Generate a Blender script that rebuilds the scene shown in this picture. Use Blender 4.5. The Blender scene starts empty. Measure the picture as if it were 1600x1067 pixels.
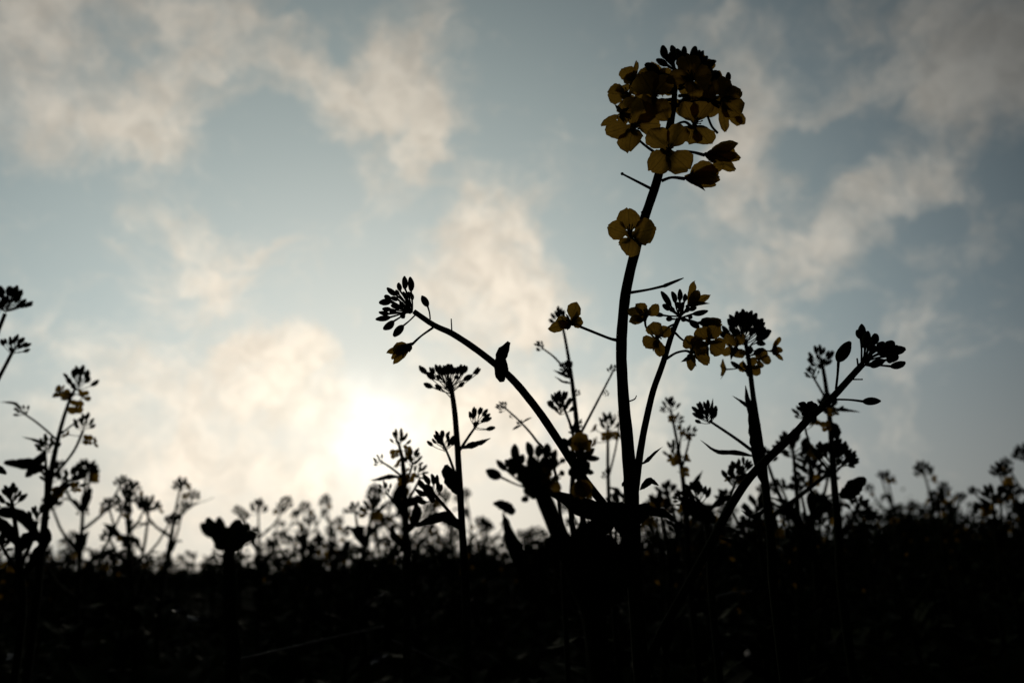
import bpy, math, random
import numpy as np
from mathutils import Vector, Matrix

sc = bpy.context.scene
R = math.radians

# ------------------------------------------------------------------ camera
FPX = 1226.0                      # focal length in pixels of a 1600 px wide picture
PITCH, ROLL = R(15.8), R(2.0)
CAM = Vector((0, 0, 0.16))
Fw = Vector((0, math.cos(PITCH), math.sin(PITCH)))
r0, u0 = Vector((1, 0, 0)), Vector((0, -math.sin(PITCH), math.cos(PITCH)))
Rt = math.cos(ROLL) * r0 - math.sin(ROLL) * u0
Up = math.sin(ROLL) * r0 + math.cos(ROLL) * u0
cd = bpy.data.cameras.new("camera")
cam = bpy.data.objects.new("camera", cd)
sc.collection.objects.link(cam)
m = Matrix.Identity(4)
for i in range(3):
    m[i][0], m[i][1], m[i][2], m[i][3] = Rt[i], Up[i], -Fw[i], CAM[i]
cam.matrix_world = m
cd.sensor_width = 23.5
cd.lens = 23.5 * FPX / 1600
cd.clip_start, cd.clip_end = 0.01, 3000
cd.dof.use_dof = True
cd.dof.focus_distance = 0.316
cd.dof.aperture_fstop = cd.lens / 2.9
cd.dof.aperture_blades = 7
sc.camera = cam


def ray(px, py):
    return (Fw + Rt * ((px - 800) / FPX) + Up * ((533.5 - py) / FPX)).normalized()


def at(px, py, Y):
    """the point of the vertical plane y = Y seen in that direction"""
    v = ray(px, py)
    return CAM + v * (Y / v.y)


# ------------------------------------------------------------------ sky
SUN = ray(578, 678)
sun_el = math.asin(SUN.z)
sun_az = math.atan2(SUN.x, SUN.y)

w = bpy.data.worlds.new("World")
sc.world = w
w.use_nodes = True
nt = w.node_tree
nt.nodes.clear()


class N:
    """tiny helper for node graphs"""
    def __init__(self, nt):
        self.nt = nt

    def new(self, t, **kw):
        n = self.nt.nodes.new(t)
        for k, v in kw.items():
            setattr(n, k, v)
        return n

    def put(self, sock, v):
        if v is None:
            return
        if isinstance(v, bpy.types.NodeSocket):
            self.nt.links.new(v, sock)
        else:
            sock.default_value = v

    def math(self, op, a, b=None, c=None, clamp=False):
        n = self.new("ShaderNodeMath", operation=op)
        n.use_clamp = clamp
        for s, v in zip(n.inputs, (a, b, c)):
            self.put(s, v)
        return n.outputs[0]

    def vec(self, op, a, b=None, c=None, scale=None):
        n = self.new("ShaderNodeVectorMath", operation=op)
        for s, v in zip(n.inputs, (a, b, c)):
            self.put(s, v)
        if scale is not None:
            self.put(n.inputs["Scale"], scale)
        return n.outputs["Value"] if op in ("DOT_PRODUCT", "LENGTH", "DISTANCE") else n.outputs["Vector"]

    def maprange(self, v, a, b, c=0.0, d=1.0, kind="SMOOTHSTEP"):
        n = self.new("ShaderNodeMapRange", interpolation_type=kind)
        self.put(n.inputs[0], v)
        for i, x in enumerate((a, b, c, d)):
            n.inputs[i + 1].default_value = x
        return n.outputs[0]

    def noise(self, v, scale, detail=4, rough=0.5, dist=0.0, color=False):
        n = self.new("ShaderNodeTexNoise")
        self.put(n.inputs["Vector"], v)
        n.inputs["Scale"].default_value = scale
        n.inputs["Detail"].default_value = detail
        n.inputs["Roughness"].default_value = rough
        n.inputs["Distortion"].default_value = dist
        return n.outputs["Color" if color else "Fac"]

    def ramp(self, v, stops):
        n = self.new("ShaderNodeValToRGB")
        e = n.color_ramp.elements
        while len(e) < len(stops):
            e.new(0.5)
        for k, (p, c) in zip(e, stops):
            k.position = p
            k.color = tuple(c) + (1,)
        self.put(n.inputs[0], v)
        return n.outputs[0]

    def mix(self, f, a, b, mode="MIX"):
        n = self.new("ShaderNodeMix", data_type="RGBA", blend_type=mode)
        self.put(n.inputs[0], f)
        for s, v in ((n.inputs[6], a), (n.inputs[7], b)):
            if isinstance(v, tuple):
                v = v + (1,)
            self.put(s, v)
        return n.outputs[2]


g = N(nt)
D = g.new("ShaderNodeTexCoord").outputs["Generated"]
D = g.vec("NORMALIZE", D)
# wisps: bend the directions with noise before asking where the cloud banks are
n1 = g.vec("SUBTRACT", g.noise(D, 5.5, 5, 0.55, color=True), (0.5, 0.5, 0.5))
n2 = g.vec("SUBTRACT", g.noise(D, 17.0, 4, 0.6, color=True), (0.5, 0.5, 0.5))
Dw = g.vec("ADD", D, g.vec("ADD", g.vec("SCALE", n1, scale=0.11), g.vec("SCALE", n2, scale=0.07)))
Dw = g.vec("NORMALIZE", Dw)
# banks of cloud: centre direction, angular radius, weight
BANKS = [
    (60, 110, 130, .9), (210, 80, 120, .75), (330, 40, 90, .65), (430, 60, 70, .4), (40, 190, 70, .5),
    (560, 130, 90, .9), (630, 160, 90, .95), (540, 190, 50, .7), (470, 95, 60, .6), (670, 190, 60, .6),
    (690, 30, 60, .4), (590, 290, 90, .25),
    (1480, 110, 90, .9), (1300, 30, 70, .5), (1370, 110, 60, .35), (1545, 60, 75, .8), (1330, 180, 60, .35),
    (1575, 135, 70, .6), (960, 10, 120, .2),
    (1195, 205, 65, .8), (1130, 300, 65, .7), (1180, 260, 45, .6), (1290, 370, 60, .8), (1345, 305, 50, .7),
    (1410, 275, 45, .7), (1465, 262, 40, .6), (1250, 425, 70, .75), (1160, 455, 65, .65), (1228, 300, 40, .45),
    (1440, 560, 70, .3),
    (740, 360, 60, .8), (700, 350, 45, .55), (775, 420, 80, .8), (830, 465, 75, .6), (715, 470, 65, .7),
    (650, 485, 65, .5), (170, 395, 45, .4), (275, 440, 85, .4), (335, 440, 45, .35),
    (450, 600, 90, 1.), (400, 585, 60, .8), (495, 590, 55, 1.), (355, 650, 85, .8), (290, 700, 90, .7),
    (430, 710, 120, .9), (180, 585, 65, .5), (250, 620, 55, .5), (140, 700, 120, .35), (485, 555, 40, .8),
    (710, 590, 120, .75), (640, 640, 80, .9), (850, 600, 95, .6), (920, 650, 110, .4), (750, 700, 100, .6),
    (110, 150, 300, .16), (280, 600, 320, .14), (800, 520, 260, .2), (1250, 360, 240, .08),
]
dens = None
for (x, y, r_, wt) in BANKS:
    v = ray(x, y)
    # a chord on the unit sphere instead of an angle
    rr = r_ * 1.55 / FPX
    dist = g.vec("DISTANCE", Dw, tuple(v))
    f = g.maprange(dist, 0.0, rr, wt, 0.0)
    dens = f if dens is None else g.math("SUBTRACT", g.math("ADD", dens, f), g.math("MULTIPLY", dens, f))
# clear gaps between the banks
for (x, y, r_, wt) in [(585, 588, 55, .95), (560, 560, 40, .6), (190, 60, 50, .5), (530, 60, 45, .7), (400, 180, 70, .6), (240, 640, 40, .4), (870, 560, 50, .5), (690, 545, 40, .4), (440, 690, 34, .5), (1240, 130, 60, .8), (1400, 200, 50, .6)]:
    dist = g.vec("DISTANCE", Dw, tuple(ray(x, y)))
    dens = g.math("MULTIPLY", dens, g.math("SUBTRACT", 1.0, g.maprange(dist, 0.0, r_ * 1.55 / FPX, wt, 0.0)))
# beyond the framed part of the sky the cover is a free fractal
cosS = g.vec("DOT_PRODUCT", D, tuple(SUN))
theta = g.math("ARCCOSINE", cosS)
cover = g.noise(g.vec("MULTIPLY", Dw, (1, 1, 1.7)), 3.2, 7, 0.6)
free = g.math("MULTIPLY", g.maprange(cover, 0.48, 0.75), g.maprange(theta, 0.72, 1.0))
fine = g.noise(g.vec("MULTIPLY", Dw, (1.0, 1.0, 1.25)), 7.0, 10, 0.62, 0.6)
thick = g.noise(D, 24.0, 8, 0.62, 0.4)
tiny = g.noise(g.vec("MULTIPLY", D, (1.0, 1.0, 1.2)), 20.0, 8, 0.6, 0.5)
d1 = g.math("ADD", g.math("MULTIPLY", g.math("MAXIMUM", dens, free), 0.9), g.math("MULTIPLY", g.math("SUBTRACT", fine, 0.5), 2.4))
d1 = g.math("ADD", d1, g.math("MULTIPLY", g.math("SUBTRACT", tiny, 0.5), 0.75))
cloud = g.math("MULTIPLY", g.maprange(d1, 0.02, 1.0), 0.95)

# clear air between the clouds
nis = g.new("ShaderNodeTexSky")
nis.sky_type = "NISHITA"
nis.sun_disc = False
nis.sun_elevation = sun_el
nis.sun_rotation = sun_az
nis.altitude = 50
nis.air_density, nis.dust_density, nis.ozone_density = 1.0, 1.5, 1.5
K = 10.8                              # cloud and veil radiance is given in scene units, the Background runs at 0.1
t01 = g.math("DIVIDE", theta, math.pi)
# thin high veil: bright round the hidden sun, leaden away from it
veil = g.ramp(t01, [(0.0, (.90, .86, .76)), (0.025, (.73, .74, .675)), (0.05, (.67, .70, .645)), (0.078, (.58, .63, .595)), (0.114, (.45, .515, .50)),
                    (0.145, (.365, .43, .425)), (0.18, (.265, .322, .330)), (0.22, (.172, .216, .232)), (0.26, (.10, .13, .145)), (0.31, (.042, .054, .062)), (0.40, (.010, .012, .014)), (1.0, (.005, .006, .007))])
litc = g.ramp(t01, [(0.0, (.98, .92, .80)), (0.03, (.97, .865, .70)), (0.05, (.92, .81, .66)), (0.08, (.90, .795, .65)), (0.118, (.81, .735, .61)),
                    (0.165, (.64, .585, .495)), (0.22, (.46, .435, .38)), (0.26, (.24, .235, .215)), (0.31, (.09, .09, .087)), (0.40, (.016, .017, .018)), (1.0, (.008, .0085, .009))])
glow = g.math("MULTIPLY", g.math("POWER", g.math("MAXIMUM", g.vec("DOT_PRODUCT", g.vec("NORMALIZE", g.vec("ADD", D, g.vec("SCALE", g.vec("SUBTRACT", Dw, D), scale=0.8))), tuple(SUN)), 0.0), 700.0), 0.60)
glow = g.math("MULTIPLY", glow, g.math("SUBTRACT", 1.0, g.math("MULTIPLY", cloud, 0.75)))
z = g.new("ShaderNodeSeparateXYZ")
g.put(z.inputs[0], D)
high = g.maprange(z.outputs[2], 0.20, 0.66, 1.0, 0.60, "LINEAR")
low = g.maprange(z.outputs[0], -0.5, 0.6, 1.09, 0.98, "LINEAR")
# paler, warmer air low down
haze_c = g.ramp(t01, [(0.0, (.94, .88, .76)), (0.04, (.88, .80, .67)), (0.08, (.73, .665, .555)), (0.12, (.50, .475, .41)), (0.155, (.41, .41, .37)), (0.19, (.315, .325, .31)), (0.25, (.19, .20, .195)), (0.31, (.06, .06, .06)), (0.40, (.012, .013, .014)), (1.0, (.006, .007, .007))])
veil = g.mix(g.maprange(z.outputs[2], 0.03, 0.30, 0.85, 0.0), veil, haze_c)
sky = g.vec("SCALE", g.mix(cloud, veil, g.vec("SCALE", litc, scale=g.maprange(thick, 0.32, 0.68, 0.86, 1.13))), scale=g.math("MULTIPLY", high, low))
sky = g.vec("ADD", sky, g.vec("SCALE", (1.0, .93, .80), scale=glow))
sky = g.vec("SCALE", sky, scale=K)
away = g.maprange(theta, 0.55, 1.25, 0.5, 0.04)
clear = g.vec("MINIMUM", g.vec("SCALE", nis.outputs[0], scale=away), (3.0, 3.0, 3.0))
mixs = g.mix(0.95, clear, sky)
bg = g.new("ShaderNodeBackground")
g.put(bg.inputs[0], mixs)
bg.inputs[1].default_value = 0.1
out = g.new("ShaderNodeOutputWorld")
nt.links.new(bg.outputs[0], out.inputs[0])
w.cycles.sampling_method = "MANUAL"
w.cycles.sample_map_resolution = 1024

# the sun itself, seen through the cloud
sd = bpy.data.lights.new("sun", "SUN")
sd.energy = 0.5
sd.angle = R(10)
sd.color = (1.0, .90, .74)
so = bpy.data.objects.new("sun", sd)
so.rotation_euler = (-SUN).to_track_quat("-Z", "Y").to_euler()
so.location = (0, 0, 5)
sc.collection.objects.link(so)

sc.view_settings.view_transform = "Standard"
sc.view_settings.look = "None"
sc.view_settings.exposure = 0.0
sc.view_settings.gamma = 1.0
sc.cycles.use_denoising = True
sc.cycles.max_bounces = 6
sc.cycles.transmission_bounces = 4

# ------------------------------------------------------------------ materials


def leafy(name, base, trans, tw=0.25, rough=0.6, scale=90.0, spec=0.25):
    mt = bpy.data.materials.new(name)
    mt.use_nodes = True
    nt = mt.node_tree
    nt.nodes.clear()
    q = N(nt)
    co = q.new("ShaderNodeTexCoord").outputs["Object"]
    nz = q.noise(co, scale, 5, 0.6)
    nz2 = q.noise(co, scale * 6, 3, 0.5)
    v = q.math("ADD", q.math("MULTIPLY", nz, 0.7), q.math("MULTIPLY", nz2, 0.3))
    c = q.ramp(v, [(0.32, [x * 0.62 for x in base]), (0.55, base), (0.75, [min(1, x * 1.25) for x in base])])
    ct = q.ramp(v, [(0.30, [x * 0.72 for x in trans]), (0.55, trans), (0.75, [min(1, x * 1.15) for x in trans])])
    p = q.new("ShaderNodeBsdfPrincipled")
    q.put(p.inputs["Base Color"], c)
    p.inputs["Roughness"].default_value = rough
    p.inputs["Specular IOR Level"].default_value = spec
    bump = q.new("ShaderNodeBump")
    bump.inputs["Strength"].default_value = 0.25
    bump.inputs["Distance"].default_value = 0.0005
    q.put(bump.inputs["Height"], nz2)
    nt.links.new(bump.outputs[0], p.inputs["Normal"])
    o = q.new("ShaderNodeOutputMaterial")
    if tw > 0:
        t = q.new("ShaderNodeBsdfTranslucent")
        q.put(t.inputs[0], ct)
        mx = q.new("ShaderNodeMixShader")
        mx.inputs[0].default_value = tw
        nt.links.new(p.outputs[0], mx.inputs[1])
        nt.links.new(t.outputs[0], mx.inputs[2])
        nt.links.new(mx.outputs[0], o.inputs[0])
    else:
        nt.links.new(p.outputs[0], o.inputs[0])
    return mt


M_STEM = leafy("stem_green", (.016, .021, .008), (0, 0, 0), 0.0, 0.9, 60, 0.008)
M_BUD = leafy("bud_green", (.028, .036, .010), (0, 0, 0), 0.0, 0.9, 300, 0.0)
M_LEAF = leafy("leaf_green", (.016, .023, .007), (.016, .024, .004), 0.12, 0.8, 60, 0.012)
M_PETAL = leafy("petal_yellow", (.27, .17, .020), (.225, .13, .017), 0.55, 0.8, 260, 0.03)
M_SEPAL = leafy("sepal_green", (.07, .08, .012), (.16, .14, .012), 0.4, 0.7, 200, 0.1)
M_STRAW = leafy("straw", (.10, .085, .06), (0, 0, 0), 0.0, 0.45, 200, 0.25)
M_DRY = leafy("dry_leaf", (.05, .045, .04), (.02, .018, .012), 0.2, 0.5, 120, 0.3)
M_STONE = leafy("stone", (.016, .015, .014), (0, 0, 0), 0.0, 0.65, 60, 0.3)
M_BUSH = leafy("bush_green", (.06, .075, .045), (.06, .08, .03), 0.3, 0.8, 3, 0.1)

mt = bpy.data.materials.new("soil_dark")
mt.use_nodes = True
q = N(mt.node_tree)
p = mt.node_tree.nodes["Principled BSDF"]
co = q.new("ShaderNodeTexCoord").outputs["Object"]
nz = q.noise(co, 14, 8, 0.65)
q.put(p.inputs["Base Color"], q.ramp(nz, [(0.3, (.005, .0045, .0035)), (0.6, (.011, .0095, .007)), (0.8, (.018, .015, .011))]))
p.inputs["Roughness"].default_value = 0.95
p.inputs["Specular IOR Level"].default_value = 0.0
bp = q.new("ShaderNodeBump")
bp.inputs["Strength"].default_value = 0.8
bp.inputs["Distance"].default_value = 0.01
q.put(bp.inputs["Height"], q.noise(co, 60, 6, 0.7))
mt.node_tree.links.new(bp.outputs[0], p.inputs["Normal"])
M_SOIL = mt

# veins and a greener claw on the petals
q = N(M_PETAL.node_tree)
uv = q.new("ShaderNodeSeparateXYZ")
q.put(uv.inputs[0], q.new("ShaderNodeUVMap", uv_map="blade").outputs[0])
wob_ = q.noise(q.new("ShaderNodeTexCoord").outputs["Object"], 500, 2, 0.5)
vein = q.math("SINE", q.math("ADD", q.math("MULTIPLY", uv.outputs[0], 19.0), q.math("MULTIPLY", wob_, 3.5)))
vein = q.maprange(vein, 0.55, 1.0, 1.0, 0.84)
vein = q.math("MULTIPLY", vein, q.maprange(q.math("ABSOLUTE", uv.outputs[0]), 0.0, 0.07, 0.62, 1.0))
claw = q.maprange(uv.outputs[1], 0.05, 0.55, 0.62, 1.0)
for node in M_PETAL.node_tree.nodes:
    if node.bl_idname in ("ShaderNodeBsdfTranslucent", "ShaderNodeBsdfPrincipled"):
        src = node.inputs[0].links[0].from_socket
        q.put(node.inputs[0], q.vec("SCALE", src, scale=q.math("MULTIPLY", vein, claw)))

# ------------------------------------------------------------------ mesh helpers


class MB:
    def __init__(self):
        self.v, self.f, self.mi, self.uv = [], [], [], {}
        self.m = 0

    def add(self, vs, fs):
        o = len(self.v)
        self.v.extend(vs)
        self.f.extend([tuple(i + o for i in f) for f in fs])
        self.mi.extend([self.m] * len(fs))

    def mesh(self, name, mats, origin=Vector((0, 0, 0))):
        me = bpy.data.meshes.new(name)
        me.from_pydata([tuple(Vector(a) - origin) for a in self.v], [], self.f)
        mats = mats if isinstance(mats, (list, tuple)) else [mats]
        for a in mats:
            me.materials.append(a)
        me.polygons.foreach_set("material_index", self.mi)
        me.polygons.foreach_set("use_smooth", [True] * len(self.f))
        if self.uv:
            ul = me.uv_layers.new(name="blade")
            li = np.empty(len(me.loops), dtype=np.int32)
            me.loops.foreach_get("vertex_index", li)
            tab = np.zeros((len(self.v), 2), dtype=np.float32)
            for k_, c_ in self.uv.items():
                tab[k_] = c_
            ul.data.foreach_set("uv", tab[li].ravel())
        me.update()
        return me

    def build(self, name, mats, parent=None):
        org = parent["_o"] if parent is not None else (0, 0, 0)
        ob = bpy.data.objects.new(name, self.mesh(name, mats, Vector(org)))
        sc.collection.objects.link(ob)
        if parent is not None:
            ob.parent = parent
            ob["_o"] = org
        return ob


def place(name, me, mat, parent):
    """a part that shares mesh data, at a world matrix"""
    ob = bpy.data.objects.new(name, me)
    sc.collection.objects.link(ob)
    ob.parent = parent
    ob.matrix_local = Matrix.Translation(-Vector(parent["_o"])) @ mat
    return ob


def thing(name, loc, label, cat, group=None):
    o = bpy.data.objects.new(name, None)
    o.empty_display_size = 0.02
    sc.collection.objects.link(o)
    o.location = loc
    o["_o"] = tuple(loc)
    o["label"], o["category"] = label, cat
    if group:
        o["group"] = group
    return o


def spline(pts, n):
    """Catmull-Rom through pts (Vectors)"""
    P = [Vector(p) for p in pts]
    if len(P) == 2:
        return [P[0].lerp(P[1], i / n) for i in range(n + 1)]
    P = [2 * P[0] - P[1]] + P + [2 * P[-1] - P[-2]]
    out = []
    seg = len(P) - 3
    for i in range(n + 1):
        s = i / n * seg
        k = min(int(s), seg - 1)
        t = s - k
        a, b, c, d = P[k:k + 4]
        out.append(0.5 * ((2 * b) + (c - a) * t + (2 * a - 5 * b + 4 * c - d) * t * t + (3 * b - a - 3 * c + d) * t ** 3))
    return out


def tube(mb, pts, rads, n=8, seg=None, wob=0.0, rng=random):
    seg = seg or max(4, (len(pts) - 1) * 4)
    C = spline(pts, seg)
    k = len(C)
    rr = np.interp(np.linspace(0, 1, k), np.linspace(0, 1, len(rads)), rads)
    t = (C[1] - C[0]).normalized()
    u = t.orthogonal().normalized()
    vs = []
    for i in range(k):
        t = (C[min(i + 1, k - 1)] - C[max(i - 1, 0)]).normalized()
        u = (u - t * u.dot(t)).normalized()
        b = t.cross(u)
        for j in range(n):
            a = 2 * math.pi * j / n
            r = rr[i] * (1 + (rng.uniform(-wob, wob) if wob else 0))
            vs.append(C[i] + (u * math.cos(a) + b * math.sin(a)) * r)
    fs = [(i * n + j, i * n + (j + 1) % n, (i + 1) * n + (j + 1) % n, (i + 1) * n + j) for i in range(k - 1) for j in range(n)]
    fs.append(tuple(range(n))[::-1])
    fs.append(tuple((k - 1) * n + j for j in range(n)))
    mb.add(vs, fs)
    return C


BPROF = [(0, .30), (.06, .52), (.18, .80), (.34, .97), (.5, 1.0), (.66, .93), (.80, .74), (.90, .52), (.97, .30), (1.0, .12)]


def bud(mb, base, tip, wid, rng, n=10, wonk=0.06):
    ax = tip - base
    L = ax.length
    ax.normalize()
    u = ax.orthogonal().normalized()
    b = ax.cross(u)
    ph = rng.uniform(0, 6.28)
    side = (u * rng.uniform(-1, 1) + b * rng.uniform(-1, 1)) * L * wonk
    vs = []
    for t, r in BPROF:
        for j in range(n):
            a = 2 * math.pi * j / n + ph
            q = wid / 2 * r * (1 + 0.07 * math.cos(4 * a) * (0.4 + t))
            lift = 0.035 * L * max(0, math.cos(4 * a)) * (1 if t > .85 else 0)
            vs.append(base + ax * (t * L + lift) + (u * math.cos(a) + b * math.sin(a)) * q + side * math.sin(t * 3.14))
    k = len(BPROF)
    fs = [(i * n + j, i * n + (j + 1) % n, (i + 1) * n + (j + 1) % n, (i + 1) * n + j) for i in range(k - 1) for j in range(n)]
    fs.append(tuple(range(n))[::-1])
    fs.append(tuple((k - 1) * n + j for j in range(n)))
    mb.add(vs, fs)


def petal(mb, base, tip, wid, nrm, rng, cup=0.2, curl=0.15, nu=8, nt_=11, rag=0.03):
    ax = tip - base
    L = ax.length
    ax.normalize()
    nrm = (nrm - ax * nrm.dot(ax)).normalized()
    sd = ax.cross(nrm)
    p1, p2, p3 = rng.uniform(0, 6), rng.uniform(0, 6), rng.uniform(0, 6)
    notch = rng.uniform(.0, .05)
    wid = wid * rng.uniform(.86, 1.1)
    vs = []
    skew = rng.uniform(-.08, .08)
    for i in range(nt_ + 1):
        t = i / nt_
        e = (t - .60) / .415
        h = math.sqrt(max(0.0, 1 - e * e)) if abs(e) < 1 else 0
        if t < .6:
            h = max(.16, h if t > .2 else .16 + (h - .16) * 0 + t * .4)
        h = max(h, .30 if t > .9 else .16)
        for j in range(nu + 1):
            s = j / nu * 2 - 1
            hh = wid / 2 * h * (1 + rag * math.sin(t * 23 + p1 + s * 2) * abs(s))
            y = t * L - (.055 * L * s * s * t * t) - notch * L * math.exp(-(s / .22) ** 2) * t ** 6
            y += rng.uniform(-rag, rag) * L * .35 * (1 if i == nt_ else 0)
            wv = .04 * L * (math.sin(t * 7 + p2 + s * 2.3) + .7 * math.sin(s * 5 + p3 + t * 3)) * t
            zz = cup * wid * .5 * (s * h) ** 2 + curl * L * (t * t - .35 * t) + wv
            vs.append(base + ax * y + sd * (s * hh + skew * L * t * t) + nrm * zz)
    m_ = nu + 1
    fs = [(i * m_ + j, i * m_ + j + 1, (i + 1) * m_ + j + 1, (i + 1) * m_ + j) for i in range(nt_) for j in range(nu)]
    o_ = len(mb.v)
    for i in range(nt_ + 1):
        for j in range(nu + 1):
            mb.uv[o_ + i * m_ + j] = (j / nu * 2 - 1, i / nt_)
    mb.add(vs, fs)


def blade(mb, pts, wid, nrm, rng, fold=0.25, prof="lance", nu=4, seg=12, wave=0.04):
    """a leaf along a centre line"""
    C = spline(pts, seg)
    k = len(C)
    Ltot = sum((C[i + 1] - C[i]).length for i in range(k - 1))
    ph = rng.uniform(0, 6)
    vs = []
    for i in range(k):
        t = i / (k - 1)
        tg = (C[min(i + 1, k - 1)] - C[max(i - 1, 0)]).normalized()
        nn = (nrm - tg * nrm.dot(tg)).normalized()
        sd = tg.cross(nn)
        if prof == "lance":
            h = max(.10, min(1, (t / .35) ** .7 if t < .35 else 1)) * (1 - max(0, (t - .4) / .6) ** 1.6)
            h = max(h, .03)
        else:
            h = math.sin(math.pi * min(.97, max(.06, t * .93 + .05))) ** .6
        for j in range(nu + 1):
            s = j / nu * 2 - 1
            ww = wid / 2 * h * (1 + (.09 * math.sin(t * 19 + ph + 3 * s) + .07 * math.sin(t * 41 + ph * 2 + 5 * s)) * abs(s) + rng.uniform(-.05, .05) * abs(s))
            vs.append(C[i] + sd * s * ww + nn * (abs(s) * ww * fold + wave * Ltot * math.sin(t * 11 + ph) * s * s * h))
    m_ = nu + 1
    fs = [(i * m_ + j, i * m_ + j + 1, (i + 1) * m_ + j + 1, (i + 1) * m_ + j) for i in range(k - 1) for j in range(nu)]
    # thickness: the same sheet again below, joined at the rim
    th = max(.00025, wid * .012)
    n0 = len(vs)
    vs2 = [Vector(v) - (nrm.normalized() * th) for v in vs]
    fs2 = [tuple(reversed([a + n0 for a in f])) for f in fs]
    rim = [j for j in range(m_)] + [i * m_ + nu for i in range(1, k)] + [(k - 1) * m_ + j for j in range(nu - 1, -1, -1)] + [i * m_ for i in range(k - 2, 0, -1)]
    fs3 = [(rim[a], rim[(a + 1) % len(rim)], rim[(a + 1) % len(rim)] + n0, rim[a] + n0) for a in range(len(rim))]
    mb.add(vs + vs2, fs + fs2 + fs3)


def mpp(P):
    """metres per photograph pixel at a point"""
    return (P - CAM).dot(Fw) / FPX


TOCAM = -Fw


def px_stem(root, name, pts, Y, wpx, n=10, mat=None, dy=None):
    dy = dy or [0] * len(pts)
    P = [at(x, y, Y + d) for (x, y), d in zip(pts, dy)]
    W = np.interp(np.linspace(0, 1, len(P)), np.linspace(0, 1, len(wpx)), wpx)
    mb = MB()
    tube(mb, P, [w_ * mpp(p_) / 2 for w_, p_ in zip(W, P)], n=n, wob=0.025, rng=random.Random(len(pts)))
    return mb.build(name, mat or M_STEM, root)


def px_leaf(root, pts, Y, wpx, rng, prof="lance", tilt=(0.3, 0.2), fold=.25, name="leaf", mat=None, dy=None):
    dy = dy or [0] * len(pts)
    P = [at(x, y, Y + d) for (x, y), d in zip(pts, dy)]
    mb = MB()
    nrm = (TOCAM + Rt * tilt[0] + Up * tilt[1]).normalized()
    blade(mb, P, wpx * mpp(P[0]), nrm, rng, fold, prof, seg=14)
    return mb.build(name, mat or M_LEAF, root)


def px_bud(root, base, tip, wpx, att, Y, rng, dz=None, name="bud", ped=4.2, parent=None):
    dz = rng.uniform(-.006, .006) if dz is None else dz
    a, b, c = at(*base, Y + dz), at(*tip, Y + dz * 1.5), at(*att, Y)
    mb = MB()
    s = mpp(a)
    midp = c.lerp(a, .55) + (a - c).orthogonal().normalized() * (a - c).length * .05
    tube(mb, [c, midp, a + (b - a) * .06], [ped * s / 2 * .9, ped * s / 2 * .85, ped * s / 2 * 1.15], n=6)
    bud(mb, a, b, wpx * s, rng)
    return mb.build(name, M_BUD, parent or root)


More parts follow.
